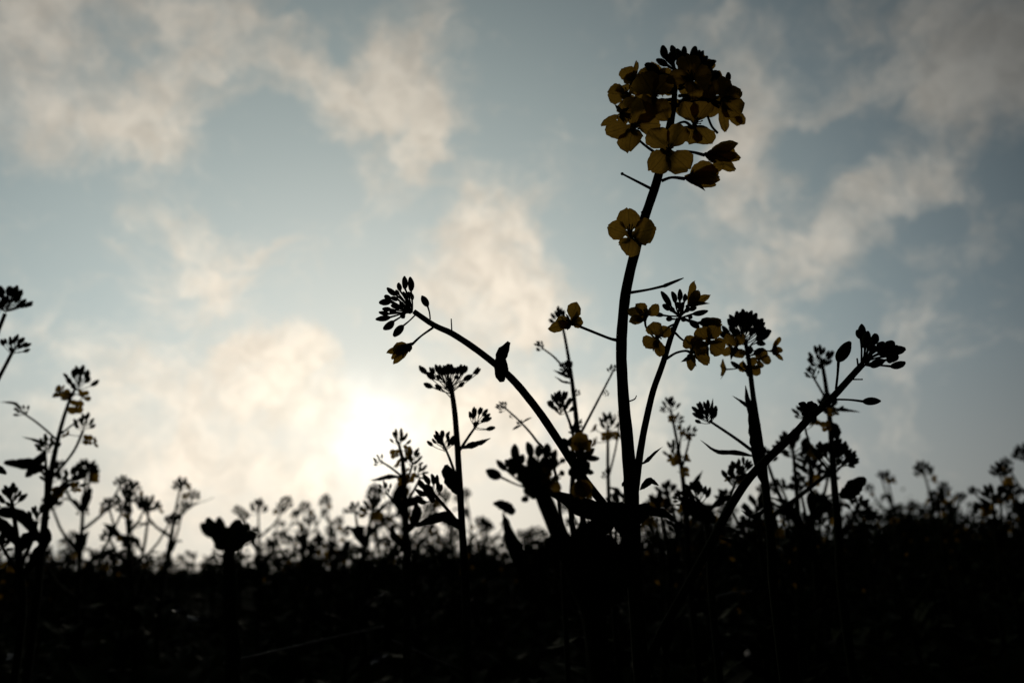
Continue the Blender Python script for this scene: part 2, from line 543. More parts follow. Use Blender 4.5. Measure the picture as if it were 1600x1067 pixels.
def px_flower(root, C, petals, att, Y, rng, dz=0.0, sepals=None, ped=5.0, facing=0.0, stamens=True, seplen=.5, bell=False):
    """C, petals and att as seen; petals are (x, y, r) rounded blades or (x, y, w, 'tip') pointing at x, y"""
    c3 = at(*C, Y + dz)
    s = mpp(c3)
    fl = MB()
    back = c3 + Vector((0, .0022 if not bell else 0, -.0006))
    if att is not None:
        if len(att) == 2 and isinstance(att[0], (int, float)):
            att = [att]
        pts = [at(x, y, Y) if i == 0 else at(x, y, Y + dz * .6) for i, (x, y) in enumerate(att)]
        if len(pts) == 1:
            mid = pts[0].lerp(back, .5) + Up * (-.04 * (back - pts[0]).length)
            pts = [pts[0], mid, back]
        else:
            pts = pts + [back]
        tube(fl, pts, [ped * s / 2 * 1.1] + [ped * s / 2 * .85] * (len(pts) - 2) + [ped * s / 2 * 1.2], n=6)
    bud(fl, back + (back - c3) * .4, c3 + (c3 - back) * .5, 7 * s, rng, n=8)
    fl.m = 1
    avg = Vector((0, 0, 0))
    tips = []
    for p_ in petals:
        if len(p_) > 3 and p_[3] == 'tip':
            x, y, wd = p_[0], p_[1], p_[2]
            dzz = p_[4] if len(p_) > 4 else rng.uniform(-.003, .003)
        else:
            x, y, r_ = p_[0], p_[1], p_[2]
            L = math.hypot(x - C[0], y - C[1]) or 1
            k = (L + r_ * 1.06) / L
            x, y, wd = C[0] + (x - C[0]) * k, C[1] + (y - C[1]) * k, r_ * 2.3
            dzz = p_[3] if len(p_) > 3 else rng.uniform(-.0035, .0015)
        tips.append((at(x, y, Y + dz + dzz), wd))
    nS = len(tips)
    if sepals is None:
        sp = []
        for k in range(4):
            a = tips[k % nS][0].lerp(tips[(k + 1) % nS][0], .5)
            dd = (a - c3)
            if dd.length < 1e-5:
                continue
            sp.append(c3 + dd.normalized() * 22 * s * seplen * 2 + Vector((0, .002, -.001)))
    else:
        sp = [at(x, y, Y + dz + rng.uniform(-.002, .003)) for x, y in sepals]
    for tp in sp:
        mid = back.lerp(tp, .5) + (tp - back).orthogonal().normalized() * (tp - back).length * .16
        blade(fl, [back, mid, tp], 7.5 * s, TOCAM, rng, .3, "lance", nu=2, seg=6, wave=0)
    if stamens:
        ctr = sum((t[0] for t in tips), Vector((0, 0, 0))) / nS
        dr = (ctr - c3)
        dr = (dr.normalized() * .6 + TOCAM * .9).normalized() if not bell else dr.normalized()
        for k in range(6):
            e = c3 + dr * 13 * s + (Rt * math.cos(k * 1.05) + Up * math.sin(k * 1.05)) * 4.0 * s
            tube(fl, [c3, c3.lerp(e, .6) + Up * s, e], [.9 * s, .8 * s, .7 * s], n=5, seg=4)
            bud(fl, e, e + (e - c3).normalized() * 5 * s, 2.6 * s, rng, n=6)
    fo = fl.build("flower", [M_STEM, M_SEPAL], root)
    for (tp, wd) in tips:
        pm = MB()
        nr = (TOCAM + (Rt * rng.uniform(-1, 1) + Up * rng.uniform(-1, 1)) * .6).normalized()
        petal(pm, c3, tp, wd * s, nr, rng, cup=rng.uniform(-.1, .5), curl=rng.uniform(-.22, .26), rag=.05)
        pm.build("petal", M_PETAL, fo)
    return fo


def zc(x0, y0, k):
    return lambda x, y: (x0 + x / k, y0 + y / k)


# ------------------------------------------------------------------ ground
def hgt(x, y):
    return (0.012 * math.sin(x * 3.1 + 1) * math.cos(y * 2.3) + 0.006 * math.sin(x * 11 + y * 7) + 0.004 * math.sin(x * 23 - y * 19)) * min(1, 40 / (1 + abs(y)))


ys = np.concatenate([np.linspace(-3, 0.3, 12), np.linspace(.36, 4, 110), np.geomspace(4.1, 2000, 60)])
xs = np.concatenate([-np.geomspace(4.2, 2000, 30)[::-1], np.linspace(-4, 4, 170), np.geomspace(4.2, 2000, 30)])
rng = random.Random(5)
mb = MB()
vs = [(x, y, hgt(x, y) + (rng.gauss(0, .0045) if abs(x) < 4.1 and y < 4.1 else 0)) for y in ys for x in xs]
nx = len(xs)
mb.add(vs, [(i * nx + j, i * nx + j + 1, (i + 1) * nx + j + 1, (i + 1) * nx + j) for i in range(len(ys) - 1) for j in range(nx - 1)])
gr = mb.build("ground", M_SOIL)
gr["kind"] = "structure"

# ------------------------------------------------------------------ the tall plant in the middle
Y0 = .30
rng = random.Random(11)
base = at(1010, 1067, Y0)
hero = thing("rapeseed_plant", (base.x, Y0, 0), "tall sharp rapeseed plant crowned by a big round head of dark yellow flowers", "plant")
STEM = [(1052, 112), (1054, 150), (1047, 195), (1037, 235), (1026, 285), (1009, 335), (992, 395), (980, 445), (973, 500), (971, 560), (975, 630), (981, 700), (986, 760), (989, 830), (993, 920), (1003, 1067)]
mb = MB()
P = [at(x, y, Y0) for x, y in STEM] + [Vector((base.x - .002, Y0, .07)), Vector((base.x, Y0, -.01))]
W = [7, 8, 11, 11, 12.5, 13, 14, 14.5, 15, 15.5, 16.5, 18, 21, 21, 22, 23, 23, 24]
tube(mb, P, [a * 1.1 * mpp(b) / 2 for a, b in zip(W, P)], n=14, wob=.045, rng=rng)
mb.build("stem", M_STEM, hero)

c = zc(900, 40, 3.81)
B1 = [((535, 200), (515, 120), 46), ((600, 190), (566, 122), 42), ((625, 195), (600, 140), 36), ((640, 195), (643, 126), 38), ((690, 205), (708, 126), 50),
      ((722, 215), (735, 148), 34), ((735, 215), (756, 152), 32), ((745, 232), (784, 185), 38), ((768, 250), (832, 212), 44),
      ((545, 238), (478, 203), 38), ((790, 300), (858, 288), 58), ((495, 290), (412, 230), 54), ((700, 235), (690, 160), 46), ((580, 225), (560, 160), 46),
      ((665, 225), (655, 165), 44), ((900, 340), (905, 280), 36)]
for a, b, wd in B1:
    px_bud(hero, c(*a), c(*b), wd / 3.81, c(610 + rng.uniform(-8, 12), 300 + rng.uniform(-20, 20)), Y0, rng)


def F(cc, k, C, pets, att, **kw):
    P_ = []
    for p_ in pets:
        q_ = cc(p_[0], p_[1])
        P_.append((q_[0], q_[1], p_[2] / k) + tuple(p_[3:]))
    if att is not None:
        att = [cc(*a) for a in att] if isinstance(att[0], tuple) else cc(*att)
    if 'sepals' in kw and kw['sepals']:
        kw['sepals'] = [cc(*s_) for s_ in kw['sepals']]
    Yq = kw.pop('Y', Y0)
    root = kw.pop('root', hero)
    return px_flower(root, cc(*C), P_, att, Yq, rng, **kw)


F(c, 3.81, (345, 345), [(310, 285, 48), (355, 205, 40, 'tip'), (400, 300, 40), (330, 330, 45)], (585, 400), dz=.004)
F(c, 3.81, (310, 410), [(240, 405, 52), (300, 470, 50), (350, 380, 48), (285, 385, 40)], (580, 440), dz=.010, seplen=.4)
F(c, 3.81, (270, 520), [(155, 605, 48, 'tip'), (280, 555, 34), (320, 470, 40), (330, 530, 40)], (560, 560), dz=.002, bell=True, sepals=[(230, 470), (320, 490), (290, 580)])
F(c, 3.81, (335, 595), [(240, 625, 62), (322, 710, 60), (385, 525, 70), (440, 580, 62)], [(480, 765), (385, 692)], dz=-.008)
F(c, 3.81, (465, 425), [(430, 350, 72), (515, 350, 58), (440, 460, 62), (520, 505, 58)], (575, 470), dz=-.006)
F(c, 3.81, (550, 742), [(488, 672, 68), (602, 665, 66), (490, 822, 64), (622, 815, 66)], (520, 810), dz=-.012)
F(c, 3.81, (705, 590), [(755, 655, 66), (690, 650, 58), (665, 510, 64), (750, 510, 64)], [(560, 620), (600, 590), (650, 575)], dz=-.006)
F(c, 3.81, (870, 440), [(855, 375, 66), (935, 405, 48), (880, 635, 64, 'tip'), (935, 500, 58)], [(610, 455), (720, 432)], dz=-.002)
F(c, 3.81, (930, 500), [(1005, 590, 60, 'tip'), (925, 430, 52), (940, 560, 46), (890, 330, 44)], [(600, 480), (760, 450)], dz=.008)
F(c, 3.81, (765, 765), [(965, 705, 72, 'tip', -.004), (985, 785, 70, 'tip', -.001), (955, 850, 78, 'tip', .003), (900, 770, 60)], [(600, 752), (680, 752)], bell=True, stamens=False, sepals=[(870, 735), (880, 815), (850, 840), (860, 760)], dz=.003)
F(c, 3.81, (648, 905), [(885, 850, 66, 'tip', .002), (862, 905, 80, 'tip', -.004), (830, 965, 72, 'tip', 0), (770, 870, 62)], [(510, 925), (570, 905)], bell=True, stamens=False, sepals=[(770, 985), (700, 855), (740, 960), (720, 950)], dz=-.003)
F(c, 3.81, (690, 315), [(672, 235, 58), (588, 310, 50), (740, 305, 66), (690, 385, 54)], (615, 380), dz=-.012)
F(c, 3.81, (780, 350), [(830, 330, 52), (770, 300, 50), (720, 390, 52), (790, 400, 40)], (615, 420), dz=.010)
F(c, 3.81, (520, 330), [(470, 300, 56), (540, 300, 44), (560, 370, 46), (480, 380, 48)], (590, 400), dz=.012)
F(c, 3.81, (440, 300), [(400, 330, 50), (470, 270, 44), (430, 380, 54), (500, 330, 46)], (590, 380), dz=.016)
F(c, 3.81, (820, 430), [(770, 440, 56), (860, 450, 54), (830, 370, 50), (800, 500, 50)], (600, 470), dz=.014)
F(c, 3.81, (380, 500), [(330, 470, 52), (430, 520, 52), (400, 440, 48), (350, 540, 46)], (570, 520), dz=.012)
F(c, 3.81, (730, 250), [(760, 290, 50), (690, 280, 46), (740, 215, 44), (790, 240, 40)], (620, 360), dz=.008)
F(c, 3.81, (640, 440), [(600, 470, 48), (690, 440, 44), (650, 400, 48), (640, 500, 44)], (600, 470), dz=.012)


def stub(root, a, b, Y, w0, w1, bead=0, mid=None):
    l_ = math.hypot(b[0] - a[0], b[1] - a[1])
    a = (a[0] - (b[0] - a[0]) / l_ * 6, a[1] - (b[1] - a[1]) / l_ * 6)
    p0, p1 = at(*a, Y), at(*b, Y - .004)
    s = mpp(p0)
    mb = MB()
    pm = at(*mid, Y - .002) if mid else p0.lerp(p1, .5)
    tube(mb, [p0, pm, p1], [w0 * s / 2, (w0 + w1) * s / 4, w1 * s / 2], n=6)
    if bead:
        d_ = (p1 - p0).normalized()
        bud(mb, p1 - d_ * bead * s * .3, p1 + d_ * bead * s * .7, bead * s, random.Random(1), n=6)
    return mb.build("flower_stalk", M_STEM, root)


stub(hero, c(440, 968), c(278, 885), Y0, 5.0, 3.2, 5)
stub(hero, c(795, 560), c(842, 640), Y0, 3.5, 4.2, mid=c(808, 600))
c2 = zc(900, 300, 3.556)
F(c2, 3.556, (300, 238), [(293, 150, 57), (383, 220, 60), (292, 298, 54), (222, 215, 50)], (385, 290), dz=-.010)
stub(hero, c2(372, 128), c2(364, 112), Y0, 4, 3)
# young pod on its stalk
mb = MB()
a_, b_, e_ = at(*c2(285, 562), Y0), at(*c2(490, 522), Y0 - .004), at(*c2(598, 478), Y0 - .008)
s = mpp(a_)
tube(mb, [a_, at(*c2(400, 543), Y0 - .002), b_], [2.6 * s, 1.9 * s, 2.2 * s], n=7)
tube(mb, [b_, b_.lerp(e_, .06), b_.lerp(e_, .4), b_.lerp(e_, .72), e_], [2.6 * s, 3.0 * s, 2.5 * s, 1.9 * s, .7 * s], n=7)
bud(mb, b_.lerp(e_, -.06), b_.lerp(e_, .06), 6 * s, rng, n=6)
mb.build("seed_pod", M_STEM, hero)
# flower on a long stalk left of the stem
c6 = zc(800, 460, 3.81)
F(c6, 3.81, (350, 165), [(392, 48, 96, 'tip', -.004), (214, 197, 74, 'tip', -.004), (300, 165, 40), (385, 165, 34)], [(622, 272), (570, 258), (400, 190)], bell=True, sepals=[(385, 100), (310, 205), (402, 160), (330, 214)], dz=0.0)
stub(hero, c6(692, 632), c6(741, 602), Y0, 2.6, 1.6, mid=c6(728, 624))

# left branch
LB = [(647, 487), (678, 508), (706, 521), (740, 543), (774, 569), (799, 591), (821, 616), (847, 650), (875, 692), (905, 738), (935, 777), (962, 812), (990, 860)]
px_stem(hero, "branch", LB, Y0, [8.5, 9, 10, 10.5, 11, 12, 12.5, 13, 13, 13, 13, 13, 12])
stub(hero, (706, 519), (705, 498), Y0, 2.6, 1.8)
c3 = zc(580, 420, 6.667)
B2 = [((350, 210), (345, 80), 66), ((415, 235), (405, 86), 72), ((300, 230), (284, 146), 56), ((262, 275), (164, 200), 62), ((205, 345), (82, 352), 70),
      ((200, 330), (140, 278), 64), ((205, 420), (116, 420), 54), ((200, 505), (48, 526), 64), ((190, 470), (80, 452), 50), ((235, 545), (128, 630), 78),
      ((335, 590), (234, 702), 80), ((325, 455), (335, 516), 62), ((590, 392), (528, 282), 78), ((425, 330), (432, 262), 38), ((275, 390), (205, 380), 50),
      ((265, 455), (190, 450), 50), ((345, 400), (300, 345), 56), ((280, 320), (200, 302), 52), ((400, 300), (392, 240), 46), ((290, 270), (255, 220), 46),
      ((380, 360), (370, 280), 40), ((300, 415), (240, 400), 48), ((360, 320), (330, 240), 40)]
for a, b, wd in B2:
    att = (615, 528) if a == (590, 392) else (455, 485) if a == (335, 590) else (420 + rng.uniform(-18, 10), 440 + rng.uniform(-20, 25))
    px_bud(hero, c3(*a), c3(*b), wd / 6.667, c3(*att), Y0, rng, ped=2.9)
F(c3, 6.667, (422, 775), [(160, 885, 92, 'tip', -.001), (232, 980, 96, 'tip', -.003), (200, 930, 80, 'tip', .002), (280, 860, 60)], [(645, 612), (520, 700)], bell=True, stamens=False, ped=3.6,
  sepals=[(248, 805), (325, 932), (400, 870), (300, 800)])
px_leaf(hero, [(784, 597), (780, 578), (783, 556), (795, 534)], Y0 - .004, 22, rng, "oval", (.5, .1), .35)
px_leaf(hero, [(775, 577), (786, 584), (792, 570)], Y0 - .006, 14, rng, "oval", (-.3, .4), .3)

# right branch
RB = [(1060, 498), (1049, 525), (1036, 567), (1021, 609), (1011, 650), (1003, 690), (997, 730), (991, 780)]
px_stem(hero, "branch", RB, Y0, [7.5, 8.5, 9.5, 10, 10.5, 11, 12, 13])
c4 = zc(970, 430, 5.926)
B3 = [((465, 288), (374, 152), 56), ((505, 255), (474, 152), 54), ((545, 240), (545, 130), 52), ((588, 245), (596, 172), 46), ((452, 320), (386, 276), 56),
      ((395, 372), (300, 358), 46), ((476, 405), (420, 404), 52), ((665, 360), (806, 330), 54), ((640, 430), (722, 490), 62), ((630, 320), (700, 300), 46),
      ((495, 330), (455, 300), 46), ((630, 375), (660, 400), 46), ((540, 310), (520, 250), 42), ((575, 310), (570, 250), 40), ((590, 340), (640, 300), 44),
      ((560, 350), (555, 290), 44), ((610, 410), (560, 415), 40), ((480, 500), (465, 485), 38)]
for a, b, wd in B3:
    px_bud(hero, c4(*a), c4(*b), wd / 5.926, c4(540 + rng.uniform(-8, 14), 395 + rng.uniform(-18, 14)), Y0, rng, ped=3.0)
F(c4, 5.926, (618, 280), [(655, 60, 82, 'tip', .001), (735, 145, 90, 'tip', -.003), (830, 195, 84, 'tip', 0), (680, 230, 50)], (560, 370), bell=True, stamens=False, ped=3.4,
  sepals=[(825, 262), (640, 190), (720, 250), (700, 260)])
F(c4, 5.926, (230, 385), [(180, 320, 66), (305, 315, 58), (112, 335, 50), (120, 420, 44)], [(405, 668), (320, 590), (238, 490)], dz=-.010, ped=3.6)
F(c4, 5.926, (335, 570), [(310, 500, 66), (400, 525, 62), (265, 635, 62), (362, 685, 62)], [(510, 448), (440, 480), (380, 530)], dz=-.008, ped=3.6)
F(c4, 5.926, (660, 690), [(755, 775, 76), (640, 885, 78, 'tip'), (620, 630, 64), (700, 630, 60)], [(425, 772), (510, 720), (600, 700)], dz=-.008, ped=4.4)
F(c4, 5.926, (810, 610), [(760, 555, 76), (850, 540, 76), (890, 660, 80), (740, 660, 70)], [(505, 535), (575, 600), (680, 650)], dz=-.012, ped=3.8)
F(c4, 5.926, (725, 435), [(940, 425, 96, 'tip', 0), (940, 470, 80, 'tip', .003), (860, 500, 70), (930, 400, 70, 'tip', -.003)], [(560, 405), (645, 418)], bell=True, stamens=False, ped=3.4,
  sepals=[(850, 395), (870, 400), (850, 480), (830, 470)])

# far right branch, leaning out to the right
FB = [(1348, 569), (1335, 583), (1309, 612), (1288, 633), (1267, 651), (1241, 678), (1215, 702), (1172, 745), (1138, 797), (1110, 850), (1080, 905), (1050, 958), (1028, 1000), (1008, 1060)]
px_stem(hero, "branch", FB, Y0, [9.5, 10, 10.5, 11, 11.5, 12, 12.5, 13, 13.5, 14, 14, 14, 14, 14], dy=[0, 0, 0, 0, 0, 0, 0, -.002, -.004, -.006, -.008, -.008, -.006, 0])
c5 = zc(1220, 480, 4.85)
B4 = [((622, 235), (613, 128), 58), ((608, 240), (578, 172), 46), ((640, 285), (662, 182), 62), ((700, 280), (716, 202), 64), ((740, 320), (782, 262), 66),
      ((790, 330), (855, 258), 78), ((830, 335), (942, 316), 72), ((800, 370), (892, 384), 84), ((835, 450), (942, 420), 60), ((682, 448), (786, 402), 66),
      ((640, 310), (630, 240), 56), ((700, 340), (690, 280), 70), ((850, 320), (905, 305), 60), ((740, 350), (830, 320), 66), ((660, 300), (700, 250), 50),
      ((800, 400), (850, 395), 56), ((720, 320), (770, 300), 60)]
for a, b, wd in B4:
    px_bud(hero, c5(*a), c5(*b), wd / 4.85, c5(640 + rng.uniform(-30, 10), 420 + rng.uniform(-15, 25)), Y0, rng, ped=3.4)
px_bud(hero, c5(432, 408), c5(522, 262), 96 / 4.85, c5(418, 622), Y0, rng, dz=0, ped=4.2)
px_bud(hero, c5(622, 714), c5(756, 711), 62 / 4.85, c5(400, 698), Y0, rng, dz=0, ped=3.6)
stub(hero, c5(588, 462), c5(578, 388), Y0, 3.4, 2.6)
stub(hero, c5(525, 546), c5(612, 547), Y0, 3, 2, 3)
stub(hero, c5(612, 410), c5(612, 340), Y0, 3.4, 3)
px_leaf(hero, [c5(225, 840), c5(205, 790), c5(175, 745), c5(136, 730)], Y0 - .003, 13, rng, "oval", (.5, .2), .4)
px_leaf(hero, [c5(160, 800), c5(220, 830), c5(262, 872)], Y0 - .004, 17, rng, "oval", (.1, .5), .3)
px_leaf(hero, [c5(165, 790), c5(230, 760), c5(290, 770)], Y0 + .004, 18, rng, "oval", (.1, .5), .3)
# leaves at the forks
c7 = zc(980, 600, 3.556)
px_leaf(hero, [c7(75, 445), c7(110, 425), c7(150, 385), c7(197, 348)], Y0 - .002, 6, rng, "lance", (.2, .6))
px_leaf(hero, [(1000, 765), (1015, 752), (1030, 758)], Y0 - .003, 12, rng, "lance", (.2, .6))
px_leaf(hero, [(985, 762), (976, 755), (972, 760)], Y0 - .003, 8, rng, "lance", (.2, .6))
px_leaf(hero, [(1016, 792), (985, 806), (930, 798), (858, 768)], Y0 - .02, 36, rng, "oval", (.1, .5), .1)
px_leaf(hero, [(985, 830), (955, 806), (940, 820), (905, 838)], Y0 - .01, 34, rng, "oval", (.1, .5), .1)
px_leaf(hero, [(1000, 803), (1025, 800), (1045, 806), (1060, 818)], Y0 + .01, 14, rng, "lance", (.1, .5), .1)
px_leaf(hero, [(1122, 838), (1150, 850), (1172, 872), (1190, 905)], Y0 + .006, 8, rng, "lance", (-.2, .5), .1)

# ------------------------------------------------------------------ shared pieces for the plants behind
rng = random.Random(23)


def unit_bud(k):
    mb = MB()
    bud(mb, Vector((0, 0, 0)), Vector((0, 0, 1)), .52, random.Random(k), n=8, wonk=.08)
    return mb.mesh("bud", M_BUD)


def unit_petal(k):
    mb = MB()
    r_ = random.Random(k)
    petal(mb, Vector((0, 0, 0)), Vector((0, 0, 1)), .86, Vector((0, -1, 0)), r_, cup=.25, curl=r_.uniform(-.1, .2), nu=6, nt_=8)
    return mb.mesh("petal", M_PETAL)


BUDS = [unit_bud(k) for k in range(5)]
PETALS = [unit_petal(k + 40) for k in range(6)]


def frame(p, d, sx, sz, roll=0.0):
    q_ = d.to_track_quat("Z", "Y")
    return Matrix.Translation(p) @ q_.to_matrix().to_4x4() @ Matrix.Rotation(roll, 4, "Z") @ Matrix.Diagonal((sx, sx, sz, 1))


def head(root, tip, d, size, nb, nf, rng, flat=.5, spread=1.25, umb=False):
    """a raceme: buds on stalks round the tip of a stem, open flowers below them"""
    d = d.normalized()
    u = d.orthogonal().normalized()
    b = d.cross(u)
    cl = MB()
    lst = []
    base = tip - d * size * .30
    nb = int(nb * 1.35)
    for k in range(nb):
        f = (k + .5) / nb
        pol = spread * math.sqrt(f) * rng.uniform(.85, 1.12)
        az = k * 2.39996 + rng.uniform(-.4, .4)
        o = d * math.cos(pol) + (u * math.cos(az) + b * math.sin(az)) * math.sin(pol)
        st = base - d * size * .35 * f + d * size * .1
        L = size * (.26 + flat * .20 * f) * rng.uniform(.85, 1.1)
        if umb:
            st = base - d * size * .2 * f
            L = size * (.42 + .2 * f) / max(.42, math.cos(pol)) * rng.uniform(.95, 1.05)
        a = st + o * L
        bl = size * .30 * rng.uniform(.8, 1.15)
        ob = (o + d * .5).normalized()
        tube(cl, [st, st.lerp(a, .5) - d * L * .05, a], [size * .016, size * .013, size * .016], n=5, seg=4)
        lst.append((a, ob, bl))
    co = cl.build("bud_cluster", M_STEM, root)
    for a, o, bl in lst:
        place("bud", rng.choice(BUDS), frame(a, o, bl * .95, bl, rng.uniform(0, 6)), co)
    for k in range(nf):
        az = rng.uniform(0, 6.28)
        pol = rng.uniform(1.1, 1.75)
        o = d * math.cos(pol) + (u * math.cos(az) + b * math.sin(az)) * math.sin(pol)
        st = base - d * size * rng.uniform(.35, .8)
        a = st + o * size * rng.uniform(.45, .6)
        fl = MB()
        tube(fl, [st, st.lerp(a, .5) - Vector((0, 0, size * .02)), a], [size * .02, size * .016, size * .022], n=5, seg=4)
        fo = (o + Vector((0, 0, .35))).normalized()
        bud(fl, a, a + fo * size * .1, size * .06, rng, n=6)
        fo_ = fl.build("flower", M_STEM, root)
        e = fo.orthogonal().normalized()
        for j in range(4):
            q_ = Matrix.Rotation(j * math.pi / 2 + rng.uniform(-.2, .2), 3, fo) @ e
            pd = (q_ + fo * rng.uniform(.2, .8)).normalized()
            pl = size * rng.uniform(.27, .34)
            # local x across, y = blade normal
            zx = pd
            yx = (fo - pd * fo.dot(pd)).normalized() * -1
            xx = yx.cross(zx)
            mtx = Matrix((xx, yx, zx)).transposed().to_4x4()
            place("petal", rng.choice(PETALS), Matrix.Translation(a) @ mtx @ Matrix.Scale(pl, 4), fo_)


def plant(label, Y, stem, w, heads=(), branches=(), leaves=(), extra=None, n=9, group=None, cat="plant"):
    b0 = at(stem[0][0], stem[0][1], Y)
    g0 = hgt(b0.x, Y)
    root = thing("rapeseed_plant", (b0.x, Y, g0), label, cat, group)
    P_ = [at(x, y, Y) for x, y in stem]
    if b0.z > .03:
        P_ = [Vector((b0.x, Y, g0 - .01)), Vector((b0.x, Y, b0.z * .5))] + P_
        w = [w[0], w[0]] + list(w)
    W_ = np.interp(np.linspace(0, 1, len(P_)), np.linspace(0, 1, len(w)), w)
    mb = MB()
    tube(mb, P_, [a * mpp(at(800, 700, Y)) / 2 for a in W_], n=n, wob=.03, rng=rng)
    mb.build("stem", M_STEM, root)
    for pts, w0, w1 in branches:
        off = [0] + [rng.uniform(-.01, .01) * (i > 0) for i in range(1, len(pts))]
        px_stem(root, "branch", pts, Y, [w0, w1], n=7)
    for h_ in heads:
        x, y, dx, dy, sz, nb, nf = h_[:7]
        kw = h_[7] if len(h_) > 7 else {}
        tip = at(x, y, Y)
        head(root, tip, Rt * dx - Up * dy + TOCAM * rng.uniform(-.15, .15), sz * mpp(tip), nb, nf, rng, **kw)
    for l_ in leaves:
        pts, wd = l_[0], l_[1]
        prof = l_[2] if len(l_) > 2 else "lance"
        px_leaf(root, pts, Y - .004, wd, rng, prof, (rng.uniform(-.5, .5), rng.uniform(-.2, .6)), .25)
    if extra:
        extra(root)
    return root


GM = "rapeseed plants standing just behind the tall one"
# flat-topped plant between the sun and the long left branch
plant("slim rapeseed plant with a flat umbrella of buds beside the sun's white glow", .40,
      [(728, 930), (724, 860), (720, 790), (716, 720), (711, 650), (705, 605), (702, 590)], [13, 11.5, 10.5, 10, 9, 7.5, 6],
      heads=[(702, 590, 0, -1, 46, 26, 0, dict(spread=1.0, umb=True)), (690, 684, -.2, -1, 40, 13, 0, dict(flat=1.0)), (752, 650, .5, -.8, 44, 11, 0, dict(flat=1.0)),
             (668, 757, -.5, -.8, 48, 14, 0)],
      branches=[([(718, 704), (733, 681), (748, 660)], 5, 3.5), ([(718, 760), (704, 720), (693, 694)], 5, 3.5), ([(724, 828), (700, 797), (676, 770)], 6, 5)],
      leaves=[([(718, 701), (735, 696), (752, 691), (767, 684)], 10), ([(720, 772), (710, 758), (700, 740), (697, 726)], 22, "oval"),
              ([(724, 826), (705, 812), (685, 808), (650, 822)], 18, "oval"), ([(676, 785), (672, 768), (664, 757)], 14, "oval")],
      extra=lambda r_: [px_bud(r_, a, b, wd, (704 + rng.uniform(-1, 2), t_), .40, rng, dz=0, ped=2) for a, b, wd, t_ in
                        [((679, 592), (667, 582), 11, 600), ((676, 605), (662, 599), 9, 615), ((690, 608), (680, 601), 8, 622), ((724, 594), (738, 586), 9, 604), ((717, 604), (725, 597), 8, 616), ((688, 592), (682, 586), 7, 600), ((710, 592), (716, 586), 7, 600)]], group=GM)
plant("leafy rapeseed plant with several loose heads right under the sun", .52,
      [(636, 900), (634, 830), (632, 770), (629, 720), (622, 690)], [12, 11, 9, 7, 4],
      heads=[(624, 680, 0, -1, 34, 9, 3), (590, 716, -.6, -.7, 22, 8, 0), (647, 712, .3, -1, 36, 9, 3), (660, 735, .8, -.6, 30, 8, 1), (600, 760, -.4, -.9, 30, 7, 1)],
      branches=[([(629, 745), (610, 730), (594, 720)], 4, 3), ([(631, 765), (640, 740), (646, 722)], 5, 3), ([(633, 790), (650, 760), (657, 745)], 5, 3), ([(634, 810), (612, 780), (602, 768)], 4, 3)],
      leaves=[([(630, 746), (610, 744), (595, 748), (578, 750)], 8), ([(634, 800), (622, 785), (624, 765), (634, 760)], 14, "oval"), ([(636, 830), (648, 815), (652, 800), (650, 785)], 17, "oval"), ([(634, 850), (618, 840), (612, 820)], 13, "oval"), ([(636, 790), (652, 780), (662, 785)], 14, "oval")], group=GM)
plant("dark thin rapeseed plant with small knotted side shoots close left of the tall stem", .47,
      [(915, 900), (910, 800), (906, 735), (901, 660), (893, 590), (885, 540), (878, 505)], [10, 9, 8.5, 8, 6.5, 5, 4],
      heads=[(872, 492, -.2, -1, 34, 11, 0), (842, 538, -.6, -.6, 20, 8, 0), (882, 572, -.7, -.8, 26, 10, 0), (874, 624, -.1, -1, 46, 15, 0), (958, 574, .3, -1, 18, 8, 0), (946, 612, 0, -1, 14, 6, 0), (902, 612, .5, -.8, 16, 6, 0),
             (906, 660, .5, -.5, 18, 7, 0), (895, 670, -.4, -.8, 20, 7, 0)],
      branches=[([(893, 590), (868, 560), (846, 543)], 4, 2.5), ([(906, 730), (893, 670), (880, 634)], 6, 4), ([(908, 676), (932, 630), (957, 582)], 4.5, 3), ([(893, 585), (888, 580), (884, 576)], 6, 5)],
      leaves=[([(895, 592), (880, 585), (864, 578)], 6), ([(896, 600), (880, 596), (866, 588)], 4), ([(908, 680), (900, 668), (902, 655)], 12, "oval")], group=GM)
plant("rapeseed shoot with three tiny knots on a wire-thin stalk crossing the left branch", .47,
      [(880, 900), (868, 740), (838, 688), (812, 658), (790, 638)], [8, 5, 4, 3.2, 2.8],
      heads=[(782, 634, -.8, -.5, 22, 9, 0), (799, 649, -.3, -.9, 11, 5, 0), (813, 660, .2, -.9, 14, 6, 0)],
      leaves=[([(813, 662), (824, 655), (832, 652)], 3), ([(814, 664), (806, 668), (800, 672)], 4)], group=GM)
